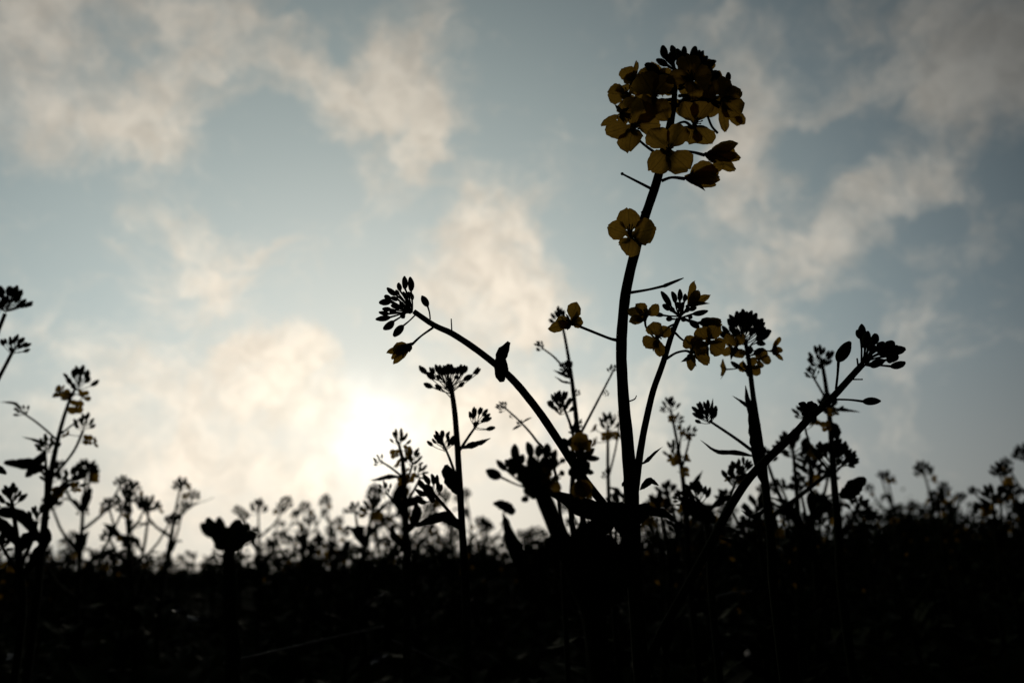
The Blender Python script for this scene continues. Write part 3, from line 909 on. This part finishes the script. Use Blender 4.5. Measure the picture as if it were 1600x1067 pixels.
plant("rapeseed plant with yellow petals under a spiky bud crown and one tall upright leaf", .38,
      [(1210, 930), (1205, 850), (1195, 750), (1186, 680), (1177, 620), (1171, 570), (1164, 530)], [14, 13, 12, 10, 8.5, 7.5, 6],
      heads=[(1160, 506, -.1, -1, 62, 22, 2, dict(flat=.9, spread=1.2)), (1098, 640, -.4, -.9, 44, 18, 0)],
      branches=[([(1186, 712), (1150, 685), (1108, 657)], 6, 4)],
      leaves=[([(1190, 720), (1182, 685), (1172, 645), (1165, 602)], 22), ([(1196, 760), (1184, 720), (1180, 690), (1184, 665)], 19, "oval"), ([(1182, 646), (1165, 632), (1144, 618)], 6),
              ([(1185, 714), (1150, 707), (1120, 705), (1094, 687)], 8), ([(1112, 658), (1112, 640), (1114, 622)], 6), ([(1200, 790), (1180, 808), (1158, 797)], 8)],
      extra=lambda r_: [px_bud(r_, c4(1255, 600), c4(1385, 510), 15, c4(1200, 650), .38, rng, dz=0, ped=2.4), px_bud(r_, c4(1255, 625), c4(1340, 640), 9, c4(1200, 655), .38, rng, dz=0, ped=2.2),
                        px_bud(r_, c4(1230, 735), c4(1325, 680), 10, c4(1170, 760), .38, rng, dz=0, ped=3), px_bud(r_, c4(1110, 860), c4(1020, 800), 8, c4(1180, 905), .38, rng, dz=0, ped=3),
                        px_bud(r_, c4(1140, 700), c4(1040, 740), 14, c4(1170, 740), .38, rng, dz=0, ped=3), px_bud(r_, c4(1180, 730), c4(1200, 655), 12, c4(1170, 760), .38, rng, dz=0, ped=3),
                        F(c4, 5.926, (1070, 670), [(1010, 590, 52), (1110, 590, 50), (985, 705, 48), (1100, 710, 56)], (1165, 740), root=r_, Y=.38, dz=-.006, ped=2.4, stamens=False),
                        F(c4, 5.926, (1190, 850), [(1120, 845, 40), (1255, 885, 46), (1225, 790, 36)], (1185, 880), root=r_, Y=.38, dz=.006, ped=2.4, stamens=False),
                        F(c4, 5.926, (1395, 695), [(1480, 570, 60, 'tip'), (1440, 600, 40, 'tip'), (1510, 780, 50, 'tip'), (1470, 690, 30)], [(1180, 700), (1320, 698)], root=r_, Y=.38, dz=0, ped=2, stamens=False, bell=True, sepals=[(1440, 640), (1460, 750)])], group=GM)
plant("rapeseed plant behind the leaning branch with a wide bud clump and one pointed leaf", .50,
      [(1316, 930), (1310, 830), (1303, 750), (1297, 660), (1290, 600), (1283, 560)], [13, 12, 10, 8, 6.5, 5],
      heads=[(1281, 552, -.05, -1, 44, 14, 0, dict(spread=1.5)), (1267, 580, -.5, -.9, 24, 10, 0), (1294, 628, 0, -1, 40, 10, 3), (1308, 704, .2, -1, 56, 20, 0, dict(flat=1.2)), (1330, 712, .8, -.6, 34, 10, 0),
             (1252, 640, -.3, -1, 34, 11, 1), (1284, 700, -.4, -.9, 30, 10, 0)],
      branches=[([(1295, 630), (1280, 605), (1269, 586)], 4, 3), ([(1303, 745), (1268, 700), (1254, 652)], 5, 3), ([(1300, 735), (1240, 782), (1195, 815)], 6, 8), ([(1303, 740), (1318, 725), (1328, 716)], 4, 3)],
      leaves=[([(1300, 640), (1318, 640), (1345, 644)], 6), ([(1312, 775), (1325, 770), (1338, 758), (1352, 746)], 24, "oval"), ([(1298, 660), (1306, 672), (1308, 688)], 14, "oval"), ([(1300, 790), (1285, 780), (1262, 783)], 10)], group=GM)
plant("small blurred rapeseed plant with pale yellow bells right of the forked stem", .58,
      [(1078, 900), (1072, 800), (1066, 740), (1058, 690), (1048, 640)], [9, 8, 7, 5, 4],
      heads=[(1046, 628, -.1, -1, 30, 9, 1), (1062, 652, .5, -.9, 20, 7, 1), (1080, 672, .6, -.8, 26, 8, 2), (1052, 700, -.2, -1, 36, 8, 4), (1036, 640, -.6, -.7, 14, 5, 0)],
      branches=[([(1066, 730), (1074, 700), (1078, 682)], 4, 3), ([(1062, 700), (1064, 675), (1063, 660)], 3, 2.5)],
      leaves=[([(1070, 770), (1085, 755), (1098, 735)], 10)], group=GM)
plant("low rapeseed plant with drooping yellow flowers just left of the tall stem", .60,
      [(958, 930), (954, 830), (950, 740), (950, 665)], [8, 7, 5.5, 4],
      heads=[(950, 655, 0, -1, 36, 9, 5), (970, 648, .4, -.9, 22, 7, 2), (946, 740, -.3, -.9, 20, 7, 0)],
      branches=[([(951, 745), (962, 700), (968, 660)], 3.5, 2.5)], leaves=[([(952, 760), (968, 770), (984, 790)], 8)], group=GM)
plant("small rapeseed plant with a dense bud head and broad leaf beside the fork", .47,
      [(1112, 930), (1108, 850), (1102, 805), (1096, 785)], [11, 9, 7, 5],
      heads=[(1084, 768, -.4, -.9, 46, 16, 1, dict(flat=1.2)), (1060, 775, -.7, -.6, 26, 9, 0), (1150, 735, .2, -1, 46, 15, 1), (1165, 725, .3, -1, 34, 10, 1)],
      branches=[([(1108, 850), (1135, 790), (1150, 752)], 6, 4), ([(1102, 800), (1092, 782), (1086, 776)], 5, 4)],
      leaves=[([(1118, 812), (1100, 805), (1080, 792), (1064, 784)], 26, "oval"), ([(1108, 800), (1120, 785), (1140, 778), (1155, 782)], 12)], group=GM)
plant("rapeseed plant cut by the left edge with two dark heads, one above the other", .50,
      [(-60, 900), (-55, 720), (-35, 600), (-12, 540), (8, 490)], [12, 10, 9, 7, 6],
      heads=[(18, 462, .25, -1, 50, 22, 0, dict(flat=.9)), (28, 536, .5, -.8, 36, 14, 0, dict(flat=1.2)), (-10, 480, -.4, -.9, 30, 9, 0)],
      branches=[([(-50, 680), (-10, 606), (22, 545)], 7, 5)],
      leaves=[([(-50, 690), (-20, 720), (10, 740)], 18, "oval")],
      extra=lambda r_: px_bud(r_, (42, 478), (51, 475), 5, (12, 484), .50, rng, dz=0, ped=1.6), group=GM)
plant("tall blurred rapeseed plant with a yellow-tinged head and winged leaves near the left edge", .60,
      [(55, 950), (66, 850), (78, 750), (92, 680), (107, 630), (118, 606)], [12, 11, 9, 6.5, 5, 4],
      heads=[(124, 586, .1, -1, 46, 12, 5, dict(flat=1.2)), (133, 655, .2, -1, 34, 10, 3), (30, 640, -.6, -.4, 26, 8, 0), (70, 690, -.3, -.9, 34, 11, 0), (96, 676, .3, -.9, 14, 6, 0), (120, 740, .5, -.8, 40, 11, 2), (78, 740, -.2, -.9, 32, 10, 0)],
      branches=[([(92, 690), (60, 662), (34, 644)], 3.5, 3), ([(84, 745), (115, 705), (130, 672)], 4, 4), ([(94, 678), (118, 660), (128, 652)], 3, 2.5), ([(76, 780), (100, 755), (116, 748)], 5, 4), ([(70, 830), (72, 740), (70, 702)], 5, 4)],
      leaves=[([(34, 642), (22, 630), (0, 628)], 5), ([(80, 696), (62, 690), (34, 682)], 6), ([(70, 705), (62, 720), (35, 725), (6, 722)], 18, "oval"), ([(72, 800), (90, 770), (110, 755)], 14, "oval"), ([(66, 850), (40, 810), (10, 800), (-10, 806)], 18, "oval"),
              ([(72, 730), (52, 735), (40, 745)], 16, "oval")], group=GM)
plant("bushy rapeseed plant with ragged dark leaves in the left bottom corner", .55,
      [(35, 960), (30, 880), (24, 820), (18, 780)], [11, 10, 7, 5],
      heads=[(16, 770, -.1, -1, 44, 14, 0), (-4, 835, -.3, -.9, 44, 14, 0), (8, 850, .5, -.7, 26, 8, 1), (60, 800, .2, -1, 36, 12, 0)],
      branches=[([(32, 900), (10, 865), (0, 845)], 6, 4), ([(34, 880), (52, 840), (58, 815)], 6, 4)],
      leaves=[([(28, 850), (10, 826), (-15, 806)], 18, "oval"), ([(35, 900), (58, 870), (72, 840), (70, 815)], 18, "oval"), ([(30, 860), (44, 840), (62, 838)], 20, "oval")], group=GM)

# ------------------------------------------------------------------ plants closer to the camera than the tall one
YN = .215
c8 = zc(750, 660, 7.62)


def near_left(r_):
    BL = [((250, 650), (75, 568), 135), ((430, 460), (412, 258), 115), ((610, 410), (562, 235), 100), ((320, 570), (198, 448), 84), ((390, 540), (300, 450), 90),
          ((470, 500), (515, 380), 105), ((690, 410), (716, 262), 105), ((790, 420), (802, 250), 120), ((870, 470), (905, 325), 95), ((480, 600), (350, 430), 140),
          ((640, 560), (600, 400), 150), ((760, 560), (780, 400), 160), ((850, 540), (900, 430), 130), ((560, 640), (460, 520), 150), ((640, 680), (560, 560), 150),
          ((700, 640), (660, 500), 140), ((440, 590), (330, 560), 120), ((960, 470), (1018, 440), 62), ((1000, 600), (950, 608), 74), ((560, 900), (500, 920), 80), ((800, 560), (860, 560), 110), ((640, 740), (600, 620), 150), ((720, 720), (770, 600), 140), ((560, 760), (520, 650), 120), ((690, 800), (660, 690), 150), ((770, 800), (800, 700), 120), ((590, 850), (530, 790), 100), ((520, 700), (450, 620), 110), ((660, 900), (620, 800), 130)]
    for a, b, wd in BL:
        px_bud(r_, c8(*a), c8(*b), wd / 7.62, c8(640 + rng.uniform(-40, 40), 800 + rng.uniform(-50, 30)), YN, rng, ped=3.4)
    F(c8, 7.62, (830, 690), [(800, 600, 80), (905, 765, 70), (775, 720, 70), (800, 890, 70, 'tip')], (690, 860), root=r_, Y=YN, stamens=False, ped=3.4)


plant("thick close rapeseed shoot with big dark buds and amber petals low before the left branch", YN,
      [(935, 1020), (905, 910), (876, 840), (853, 785), (838, 745), (830, 715)], [34, 32, 29, 26, 22, 14],
      leaves=[([(850, 960), (826, 905), (806, 860), (794, 825), (785, 800)], 27), ([(803, 803), (797, 796), (786, 789), (771, 786)], 17, "oval"),
              ([(930, 960), (900, 880), (870, 850), (850, 850)], 40, "oval"), ([(940, 930), (960, 880), (930, 840), (900, 830)], 44, "oval"), ([(915, 960), (925, 900), (905, 850), (915, 815)], 38, "oval"), ([(930, 960), (965, 910), (985, 870), (975, 835)], 40, "oval")],
      extra=near_left, n=12)


def near_mid(r_):
    BM = [((1240, 290), (1328, 212), 80), ((1230, 410), (1358, 310), 92), ((1270, 430), (1420, 428), 78), ((1260, 560), (1352, 602), 74), ((1090, 290), (1098, 175), 100),
          ((1040, 280), (980, 190), 84), ((1150, 330), (1160, 190), 110), ((1120, 440), (1080, 330), 130), ((1200, 480), (1230, 360), 130), ((1150, 580), (1130, 430), 150),
          ((1230, 540), (1290, 480), 110), ((1200, 640), (1240, 540), 130), ((1130, 620), (1060, 560), 110)]
    for a, b, wd in BM:
        px_bud(r_, c8(*a), c8(*b), wd / 7.62, c8(1140 + rng.uniform(-20, 40), 640 + rng.uniform(-40, 40)), .235, rng, ped=3.2)
    F(c8, 7.62, (1200, 330), [(1200, 200, 90), (1260, 280, 60), (1130, 290, 60)], (1150, 560), root=r_, Y=.235, stamens=False, ped=3, dz=-.004)
    F(c8, 7.62, (1170, 660), [(1110, 890, 120, 'tip'), (1190, 910, 130, 'tip'), (1350, 915, 130, 'tip'), (1250, 800, 90)], (1150, 600), root=r_, Y=.235, stamens=False, ped=3, dz=-.003, bell=True)


plant("close rapeseed shoot with a stacked bud head hanging an amber flower over the left branch", .235,
      [(920, 1000), (905, 900), (894, 820), (894, 760), (899, 715)], [13, 11, 9, 8, 7], extra=near_mid, n=10)


def near_far_left(r_):
    ck = zc(280, 700, 4.64)
    for a, b, wd in [((255, 640), (158, 548), 84), ((265, 640), (205, 508), 76), ((310, 640), (285, 500), 82), ((390, 640), (432, 520), 112), ((430, 650), (505, 555), 76),
                     ((440, 690), (552, 622), 76), ((350, 690), (345, 570), 130), ((330, 740), (300, 640), 120), ((380, 750), (400, 640), 120), ((290, 700), (235, 610), 70), ((400, 730), (470, 650), 90), ((300, 560), (280, 505), 50), ((470, 600), (500, 545), 44)]:
        px_bud(r_, ck(*a), ck(*b), wd / 4.64, ck(355 + rng.uniform(-20, 20), 790 + rng.uniform(-20, 20)), .20, rng, ped=3.5)
    for a in [((400, 800), (430, 770), (445, 700)), ((405, 840), (430, 810), (470, 760)), ((340, 790), (300, 785), (250, 765)), ((410, 880), (425, 850), (430, 800)), ((345, 760), (300, 710), (255, 670))]:
        px_leaf(r_, [ck(*p_) for p_ in a], .20, 4.5, rng)


plant("short close rapeseed stalk with one stubby crown of buds on the left", .20,
      [(363, 1067), (361, 980), (359, 905), (357, 862)], [23, 22, 21, 19], extra=near_far_left, n=12)

# ------------------------------------------------------------------ the field behind: a few plants built once, then copied


def field_proto(k):
    r_ = random.Random(100 + k)
    H = .30
    root = thing("rapeseed_plant", (0, 0, 0), "x", "plant")
    lean = r_.uniform(-.03, .03)
    P_ = [Vector((0, 0, -.01)), Vector((lean * .2, r_.uniform(-.01, .01), H * .35)), Vector((lean * .6, r_.uniform(-.01, .01), H * .7)), Vector((lean, 0, H * .95))]
    mb = MB()
    C_ = tube(mb, P_, [.0038, .0032, .0024, .0012], n=6, seg=12)
    heads_ = [(C_[-1], Vector((lean * 2, 0, 1)), r_.uniform(.022, .029), r_.choice([0, 1, 2]))]
    lv = []
    nb = r_.choice([3, 4, 5, 6, 7, 8])
    for j in range(nb):
        f = .42 + .45 * j / nb
        p0 = C_[int(f * 12)]
        az = j * 2.4 + r_.uniform(-.5, .5)
        L = H * r_.uniform(.16, .34) * (1.15 - f * .5)
        o = Vector((math.cos(az), math.sin(az), 0))
        e = p0 + o * L * .62 + Vector((0, 0, L * .85))
        tube(mb, [p0, p0 + o * L * .35 + Vector((0, 0, L * .32)), e], [.0020, .0017, .0011], n=5, seg=5)
        heads_.append((e, (e - p0).normalized() + Vector((0, 0, .6)), r_.uniform(.013, .022), r_.choice([0, 0, 0, 1])))
        lv.append((p0, o, r_.uniform(.03, .06)))
    for j in range(6):
        az = r_.uniform(0, 6.28)
        lv.append((C_[int(r_.uniform(1, 5))], Vector((math.cos(az), math.sin(az), 0)), r_.uniform(.05, .09)))
    mb.build("stem", M_STEM, root)
    for p0, o, L in lv:
        b = MB()
        blade(b, [p0, p0 + o * L * .5 + Vector((0, 0, L * .4)), p0 + o * L + Vector((0, 0, L * r_.uniform(.1, .7)))], L * r_.uniform(.16, .34), Vector((0, 0, 1)), r_, .25, "oval", nu=2, seg=6)
        b.build("leaf", M_LEAF, root)
    for p0, d, s_, nf in heads_:
        b = MB()
        d = d.normalized()
        u = d.orthogonal().normalized()
        v = d.cross(u)
        for i in range(12):
            pol = 1.35 * math.sqrt((i + .5) / 12)
            az = i * 2.4 + r_.uniform(-.4, .4)
            o = d * math.cos(pol) + (u * math.cos(az) + v * math.sin(az)) * math.sin(pol)
            st = p0 - d * s_ * (.3 + .3 * i / 12)
            a = st + o * s_ * .32
            tube(b, [st, a], [s_ * .02, s_ * .02], n=3, seg=1)
            bud(b, a, a + (o + d * .5).normalized() * s_ * .36, s_ * .2, r_, n=5)
        b.m = 1
        for i in range(nf):
            az = r_.uniform(0, 6.28)
            st = p0 - d * s_ * r_.uniform(.5, .9)
            o = (u * math.cos(az) + v * math.sin(az)) + d * r_.uniform(-.1, .4)
            a = st + o * s_ * .5
            b.m = 0
            tube(b, [st, a], [s_ * .022, s_ * .022], n=3, seg=1)
            b.m = 1
            fo = o.normalized()
            e = fo.orthogonal().normalized()
            for q4 in range(4):
                q_ = Matrix.Rotation(q4 * math.pi / 2 + r_.uniform(-.2, .2), 3, fo) @ e
                pd = (q_ + fo * r_.uniform(.2, .8)).normalized()
                petal(b, a, a + pd * s_ * .32, s_ * .27, fo, r_, nu=3, nt_=4)
        b.build("flower_head", [M_STEM, M_PETAL], root)
    return root


def copy_tree(o, parent=None):
    c_ = o.copy()
    sc.collection.objects.link(c_)
    c_.parent = parent
    for ch in o.children:
        copy_tree(ch, c_)
    return c_


PROTO = [field_proto(k) for k in range(14)]
used = set()
r_ = random.Random(77)


def field_plant(x, Y, H, label, group):
    k = r_.randrange(14)
    o = PROTO[k] if k not in used else copy_tree(PROTO[k])
    used.add(k)
    o.location = (x, Y, hgt(x, Y))
    o.rotation_euler = (r_.uniform(-.06, .06), r_.uniform(-.08, .08), r_.uniform(0, 6.28))
    s_ = H / .30
    wd = .55 + .45 * s_
    o.scale = (wd, wd, s_)
    o["label"], o["group"] = label, group
    return o


NAMED = [
    (160, 722, .92, "slender blurred rapeseed plant with bare upper stem beside the yellow-tinged plant with winged leaves"),
    (205, 778, 1.05, "rapeseed plant with nodding heads left of the taller pair near the left side"),
    (243, 768, .98, "rapeseed plant with a spiky side head just left of the beaded yellow-flecked one"),
    (272, 752, 1.05, "tall blurred rapeseed plant with heads beaded down its stem left of the stubby bud crown"),
    (415, 768, 1.2, "lone faint rapeseed plant rising right of the stubby bud crown"),
    (533, 752, .82, "dark branching rapeseed plant with a round head left of the sun's leafy plant"),
    (578, 745, 1.25, "faint far rapeseed plant just below the white sun"),
    (482, 832, 1.1, "low rapeseed plant with slanting side heads left of the dark branching one"),
    (690, 806, 1.3, "blurred rapeseed plant low between the sun's leafy plant and the flat-topped one"),
    (742, 796, 1.4, "faint rapeseed plant peeping right of the flat-topped plant's lower stem"),
    (1200, 665, .62, "dark rapeseed plant with a broad ragged head behind the upright leaf"),
    (1232, 706, .70, "rapeseed plant with yellow-tinged bells under the leaning branch"),
    (1188, 760, .66, "crowded rapeseed plant at the crossing of the leaning branch and the upright leaf"),
    (1262, 730, .75, "rapeseed plant with thin side shoots right of the yellow-tinged bells"),
    (1345, 775, 1.0, "low bushy rapeseed plant right of the single pointed leaf"),
    (1383, 724, 1.45, "thin faint rapeseed plant left of the round-topped one on the right"),
    (1424, 706, 1.25, "blurred rapeseed plant with a round ring-shaped top over the dark mound on the right"),
    (1462, 752, 1.5, "faint rapeseed plant with splayed side heads right of the round-topped one"),
    (1530, 776, .95, "blurred rapeseed plant left of the dark group at the right edge"),
    (1562, 752, 1.0, "rapeseed plant with a fat round head in the dark group at the right edge"),
    (1548, 742, .85, "leafy blurred rapeseed plant leaning into the dark group at the right edge"),
    (1575, 722, 1.0, "rapeseed plant just left of the tallest one of the right-edge group"),
    (1495, 806, 1.2, "short rapeseed plant in the dip left of the right-edge group"),
    (1405, 770, 1.0, "bushy low rapeseed plant below the thin faint one on the right"),
    (1594, 690, 1.15, "tallest rapeseed plant of the dark group at the right edge"),
]
for (px, py, Y, lab) in NAMED:
    p_ = at(px, py, Y)
    field_plant(p_.x, Y, p_.z, lab, "blurred rapeseed plants one can pick out in the field")
for i in range(205):
    Y = 1.05 + 3.2 * r_.random() ** 1.2
    x = r_.uniform(-.72, .72) * Y
    pxx = 800 + FPX * x / Y
    if 295 < pxx < 420 and Y < 3.2:
        continue
    right = x / Y > .2
    H = r_.uniform(.175, .192 + .042 * min(2.3, Y)) + (.02 if right else 0)
    field_plant(x, Y, H, "small blurred rapeseed plant in the crowded dark band along the horizon", "rapeseed plants crowding the horizon")

for i in range(13):
    px, Y = 905 + 385 * (i + r_.uniform(.1, .9)) / 13, r_.uniform(.62, 1.05)
    p_ = at(px, r_.uniform(735, 805), Y)
    field_plant(p_.x, Y, p_.z, "small rapeseed plant in the dim tangle of stalks behind the tall plant's foot", "rapeseed plants tangled behind the tall plant's foot")
for i in range(14):
    px, Y = 430 + 340 * (i + r_.uniform(.1, .9)) / 14, r_.uniform(1.15, 2.0)
    p_ = at(px, r_.uniform(742, 815), Y)
    field_plant(p_.x, Y, p_.z, "thin blurred rapeseed stalk rising out of the dark band below the bright sky", "thin rapeseed stalks below the bright sky")

# the rest of the field, far off, reads as one mass
vs, fs, mi = [], [], []
proto_low = []
for k in range(4):
    b = MB()
    q_ = random.Random(300 + k)
    tube(b, [Vector((0, 0, 0)), Vector((q_.uniform(-.01, .01), 0, .15)), Vector((q_.uniform(-.02, .02), 0, .29))], [.004, .003, .002], n=3, seg=3)
    for j in range(5):
        az = q_.uniform(0, 6.28)
        z_ = .29 if j == 0 else q_.uniform(.18, .27)
        rr = 0 if j == 0 else q_.uniform(.02, .06)
        cpt = Vector((rr * math.cos(az), rr * math.sin(az), z_))
        for i in range(7):
            b.m = 1 if i > 5 and j < 1 else 0
            o = Vector((q_.gauss(0, 1), q_.gauss(0, 1), q_.gauss(0, .7))).normalized()
            a = cpt + o * .008
            e = o.orthogonal().normalized() * .006
            f_ = o.cross(e)
            b.add([a, a + o * .008 + e, a + o * .014, a + o * .008 - e, a + o * .008 + f_, a + o * .008 - f_], [(0, 1, 2), (0, 2, 3), (0, 4, 2), (0, 2, 5)])
    b.m = 0
    for j in range(6):
        az = q_.uniform(0, 6.28)
        o = Vector((math.cos(az), math.sin(az), .5))
        p0 = Vector((0, 0, q_.uniform(.02, .2)))
        sdv = Vector((-math.sin(az), math.cos(az), 0)) * .012
        b.add([p0, p0 + o * .03 + sdv, p0 + o * .06, p0 + o * .03 - sdv], [(0, 1, 2, 3)])
    proto_low.append((np.array([tuple(v) for v in b.v]), b.f, b.mi))
fm = MB()
for i in range(2100):
    Y = 2.2 + 40 * r_.random() ** 2.4
    x = r_.uniform(-.8, .8) * Y
    V, Fc, Mi = proto_low[r_.randrange(4)]
    a = r_.uniform(0, 6.28)
    s_ = r_.uniform(.58, .84) + (.14 if x / Y > .18 else 0)
    X = V[:, 0] * math.cos(a) - V[:, 1] * math.sin(a)
    Yy = V[:, 0] * math.sin(a) + V[:, 1] * math.cos(a)
    o0 = len(fm.v)
    h0 = hgt(x, Y)
    fm.v.extend(zip((X * 1.2 + x).tolist(), (Yy * 1.2 + Y).tolist(), (V[:, 2] * s_ + h0).tolist()))
    fm.f.extend([tuple(j + o0 for j in f_) for f_ in Fc])
    fm.mi.extend(Mi)
ff = fm.build("far_rapeseed_crop", [M_LEAF, M_PETAL])
ff["kind"] = "stuff"
ff["label"], ff["category"] = "far rapeseed crop running to the horizon as one dark mass", "crop"

# low leaves and weeds that cover the soil
gc = MB()
for i in range(11000):
    Y = .42 + 7.0 * r_.random() ** 1.9
    x = r_.uniform(-.85, .85) * Y
    h0 = hgt(x, Y)
    az = r_.uniform(0, 6.28)
    L = r_.uniform(.03, .085)
    up = r_.uniform(.15, 1.1)
    o = Vector((math.cos(az), math.sin(az), 0))
    sd = Vector((-math.sin(az), math.cos(az), 0))
    p0 = Vector((x, Y, h0))
    wd = L * r_.uniform(.05, .30)
    C_ = [p0, p0 + o * L * .35 + Vector((0, 0, L * up * .5)), p0 + o * L * .7 + Vector((0, 0, L * up * .75)), p0 + o * L + Vector((0, 0, L * up * r_.uniform(.5, .95)))]
    Hh = [.25, 1, .8, .08]
    v_ = []
    for c_, h_ in zip(C_, Hh):
        v_ += [c_ - sd * wd * h_ + Vector((0, 0, wd * .3 * h_)), c_, c_ + sd * wd * h_ + Vector((0, 0, wd * .3 * h_))]
    gc.add(v_, [(a * 3 + j, a * 3 + j + 1, a * 3 + j + 4, a * 3 + j + 3) for a in range(3) for j in range(2)])
go = gc.build("ground_cover", M_LEAF)
go["kind"] = "stuff"
go["label"], go["category"] = "low dark leaves and weeds covering the soil", "ground cover"

# bush far off on the right
bY = 16
b0 = at(1425, 860, bY)
bush = thing("bush", (b0.x, bY, hgt(b0.x, bY)), "dark rounded bush far off behind the field on the right", "bush")
b = MB()
for i in range(3200):
    u_ = r_.random() ** .45
    az, el = r_.uniform(0, 6.28), math.asin(r_.uniform(-.1, 1))
    lump = 1 + .18 * math.sin(az * 3 + 1) + .12 * math.sin(el * 7 + az * 5)
    p_ = Vector((math.cos(az) * math.cos(el) * 1.25, math.sin(az) * math.cos(el) * .8, math.sin(el) * .95 + .1)) * u_ * lump
    p_ += Vector((b0.x, bY, .02))
    n_ = Vector((r_.gauss(0, 1), r_.gauss(0, 1), r_.gauss(0, 1))).normalized()
    e = n_.orthogonal().normalized() * .045
    f_ = n_.cross(e) * .6
    b.add([p_ - e, p_ + f_, p_ + e, p_ - f_], [(0, 1, 2, 3)])
b.build("crown", M_BUSH, bush)
b = MB()
for j in range(5):
    az = j * 1.26
    tube(b, [Vector((b0.x, bY, -.02)), Vector((b0.x + .2 * math.cos(az), bY + .2 * math.sin(az), .4)), Vector((b0.x + .6 * math.cos(az), bY + .4 * math.sin(az), .85))], [.04, .03, .012], n=6)
b.build("trunk", M_STEM, bush)

# ------------------------------------------------------------------ dry bits on the ground that catch the light


def loose(name, label, cat, pts, Y, wpx, mat, kind="tube"):
    P_ = [at(x, y, Y + d) for x, y, d in pts]
    b = MB()
    s_ = mpp(P_[0])
    if kind == "tube":
        tube(b, P_, [wpx * s_ / 2, wpx * s_ / 2 * .9, wpx * s_ * .25], n=7, wob=.12, rng=r_, seg=26)
    else:
        blade(b, P_, wpx * s_, (Vector((0, 0, 1)) + TOCAM * .4).normalized(), r_, .35, "oval", wave=.08)
    o = b.build(name, mat)
    o["label"], o["category"] = label, cat
    return o


loose("straw", "pale straw stalk slanting up over the dark weeds below the stubby bud crown", "straw", [(350, 1036, 0), (430, 1017, .02), (520, 996, .04), (600, 978, .06)], .62, 4.5, M_STRAW)
loose("straw", "short straw piece catching light just below the flat-topped plant", "straw", [(572, 944, 0), (586, 935, .01), (600, 928, .02)], .8, 5, M_STRAW)
loose("straw", "thin crooked straw running down to the right below the slanting stalk", "straw", [(612, 1000, 0), (650, 1016, 0), (690, 1034, 0), (725, 1046, 0)], .62, 3.5, M_STRAW)
loose("straw", "thin dry grass stem lying flat right of the leaning branch's foot", "straw", [(1115, 932, 0), (1150, 925, .02), (1190, 922, .04), (1225, 915, .05)], .7, 3, M_STRAW)
loose("dry_leaf", "curled grey dry leaf left of the stubby bud crown's stalk", "leaf", [(268, 952, 0), (285, 960, .01), (305, 966, .015), (334, 976, .02)], .62, 16, M_DRY, "leaf")
loose("dry_leaf", "small curled dry leaf low at the bottom left", "leaf", [(12, 1030, 0), (22, 1022, .01), (34, 1018, .01)], .62, 12, M_DRY, "leaf")
loose("dry_leaf", "broad dull dry leaf low between the straw and the thick stems", "leaf", [(580, 1038, 0), (592, 1028, .01), (606, 1022, .01)], .62, 14, M_DRY, "leaf")


def clod(label, px, py, wpx, Y, k):
    q_ = random.Random(k)
    cpt = at(px, py, Y)
    R_ = wpx * mpp(cpt) / 2
    b = MB()
    n, m_ = 16, 10
    vs = []
    for i in range(m_ + 1):
        el = -math.pi / 2 + math.pi * i / m_
        for j in range(n):
            az = 2 * math.pi * j / n
            d = Vector((math.cos(az) * math.cos(el), math.sin(az) * math.cos(el), math.sin(el)))
            r1 = R_ * (1 + .12 * math.sin(d.x * 4 + k) + .1 * math.sin(d.y * 5 + d.z * 4 + k * 2) + q_.uniform(-.02, .02))
            vs.append(Vector((cpt.x, Y, cpt.z - R_ * .7)) + Vector((d.x * r1, d.y * r1, d.z * r1 * .75)))
    b.add(vs, [(i * n + j, i * n + (j + 1) % n, (i + 1) * n + (j + 1) % n, (i + 1) * n + j) for i in range(m_) for j in range(n)])
    # sits on a foot of earth down to the soil
    o = b.build("stone", M_STONE)
    o["label"], o["category"] = label, "stone"


for lab, px, py, wd, k in [("rounded dark stone at the bottom with a faint bright rim", 1178, 1015, 46, 1), ("smaller stone just left of the rounded one", 1126, 1020, 26, 2), ("flat little stone catching light above the rounded one", 1150, 984, 16, 3), ("pebble low on the right of the picture", 1325, 962, 12, 4)]:
    t_ = (py - (880 - (px - 800) * .035)) / FPX
    clod(lab, px, py, wd, .155 / t_ * .86, k)
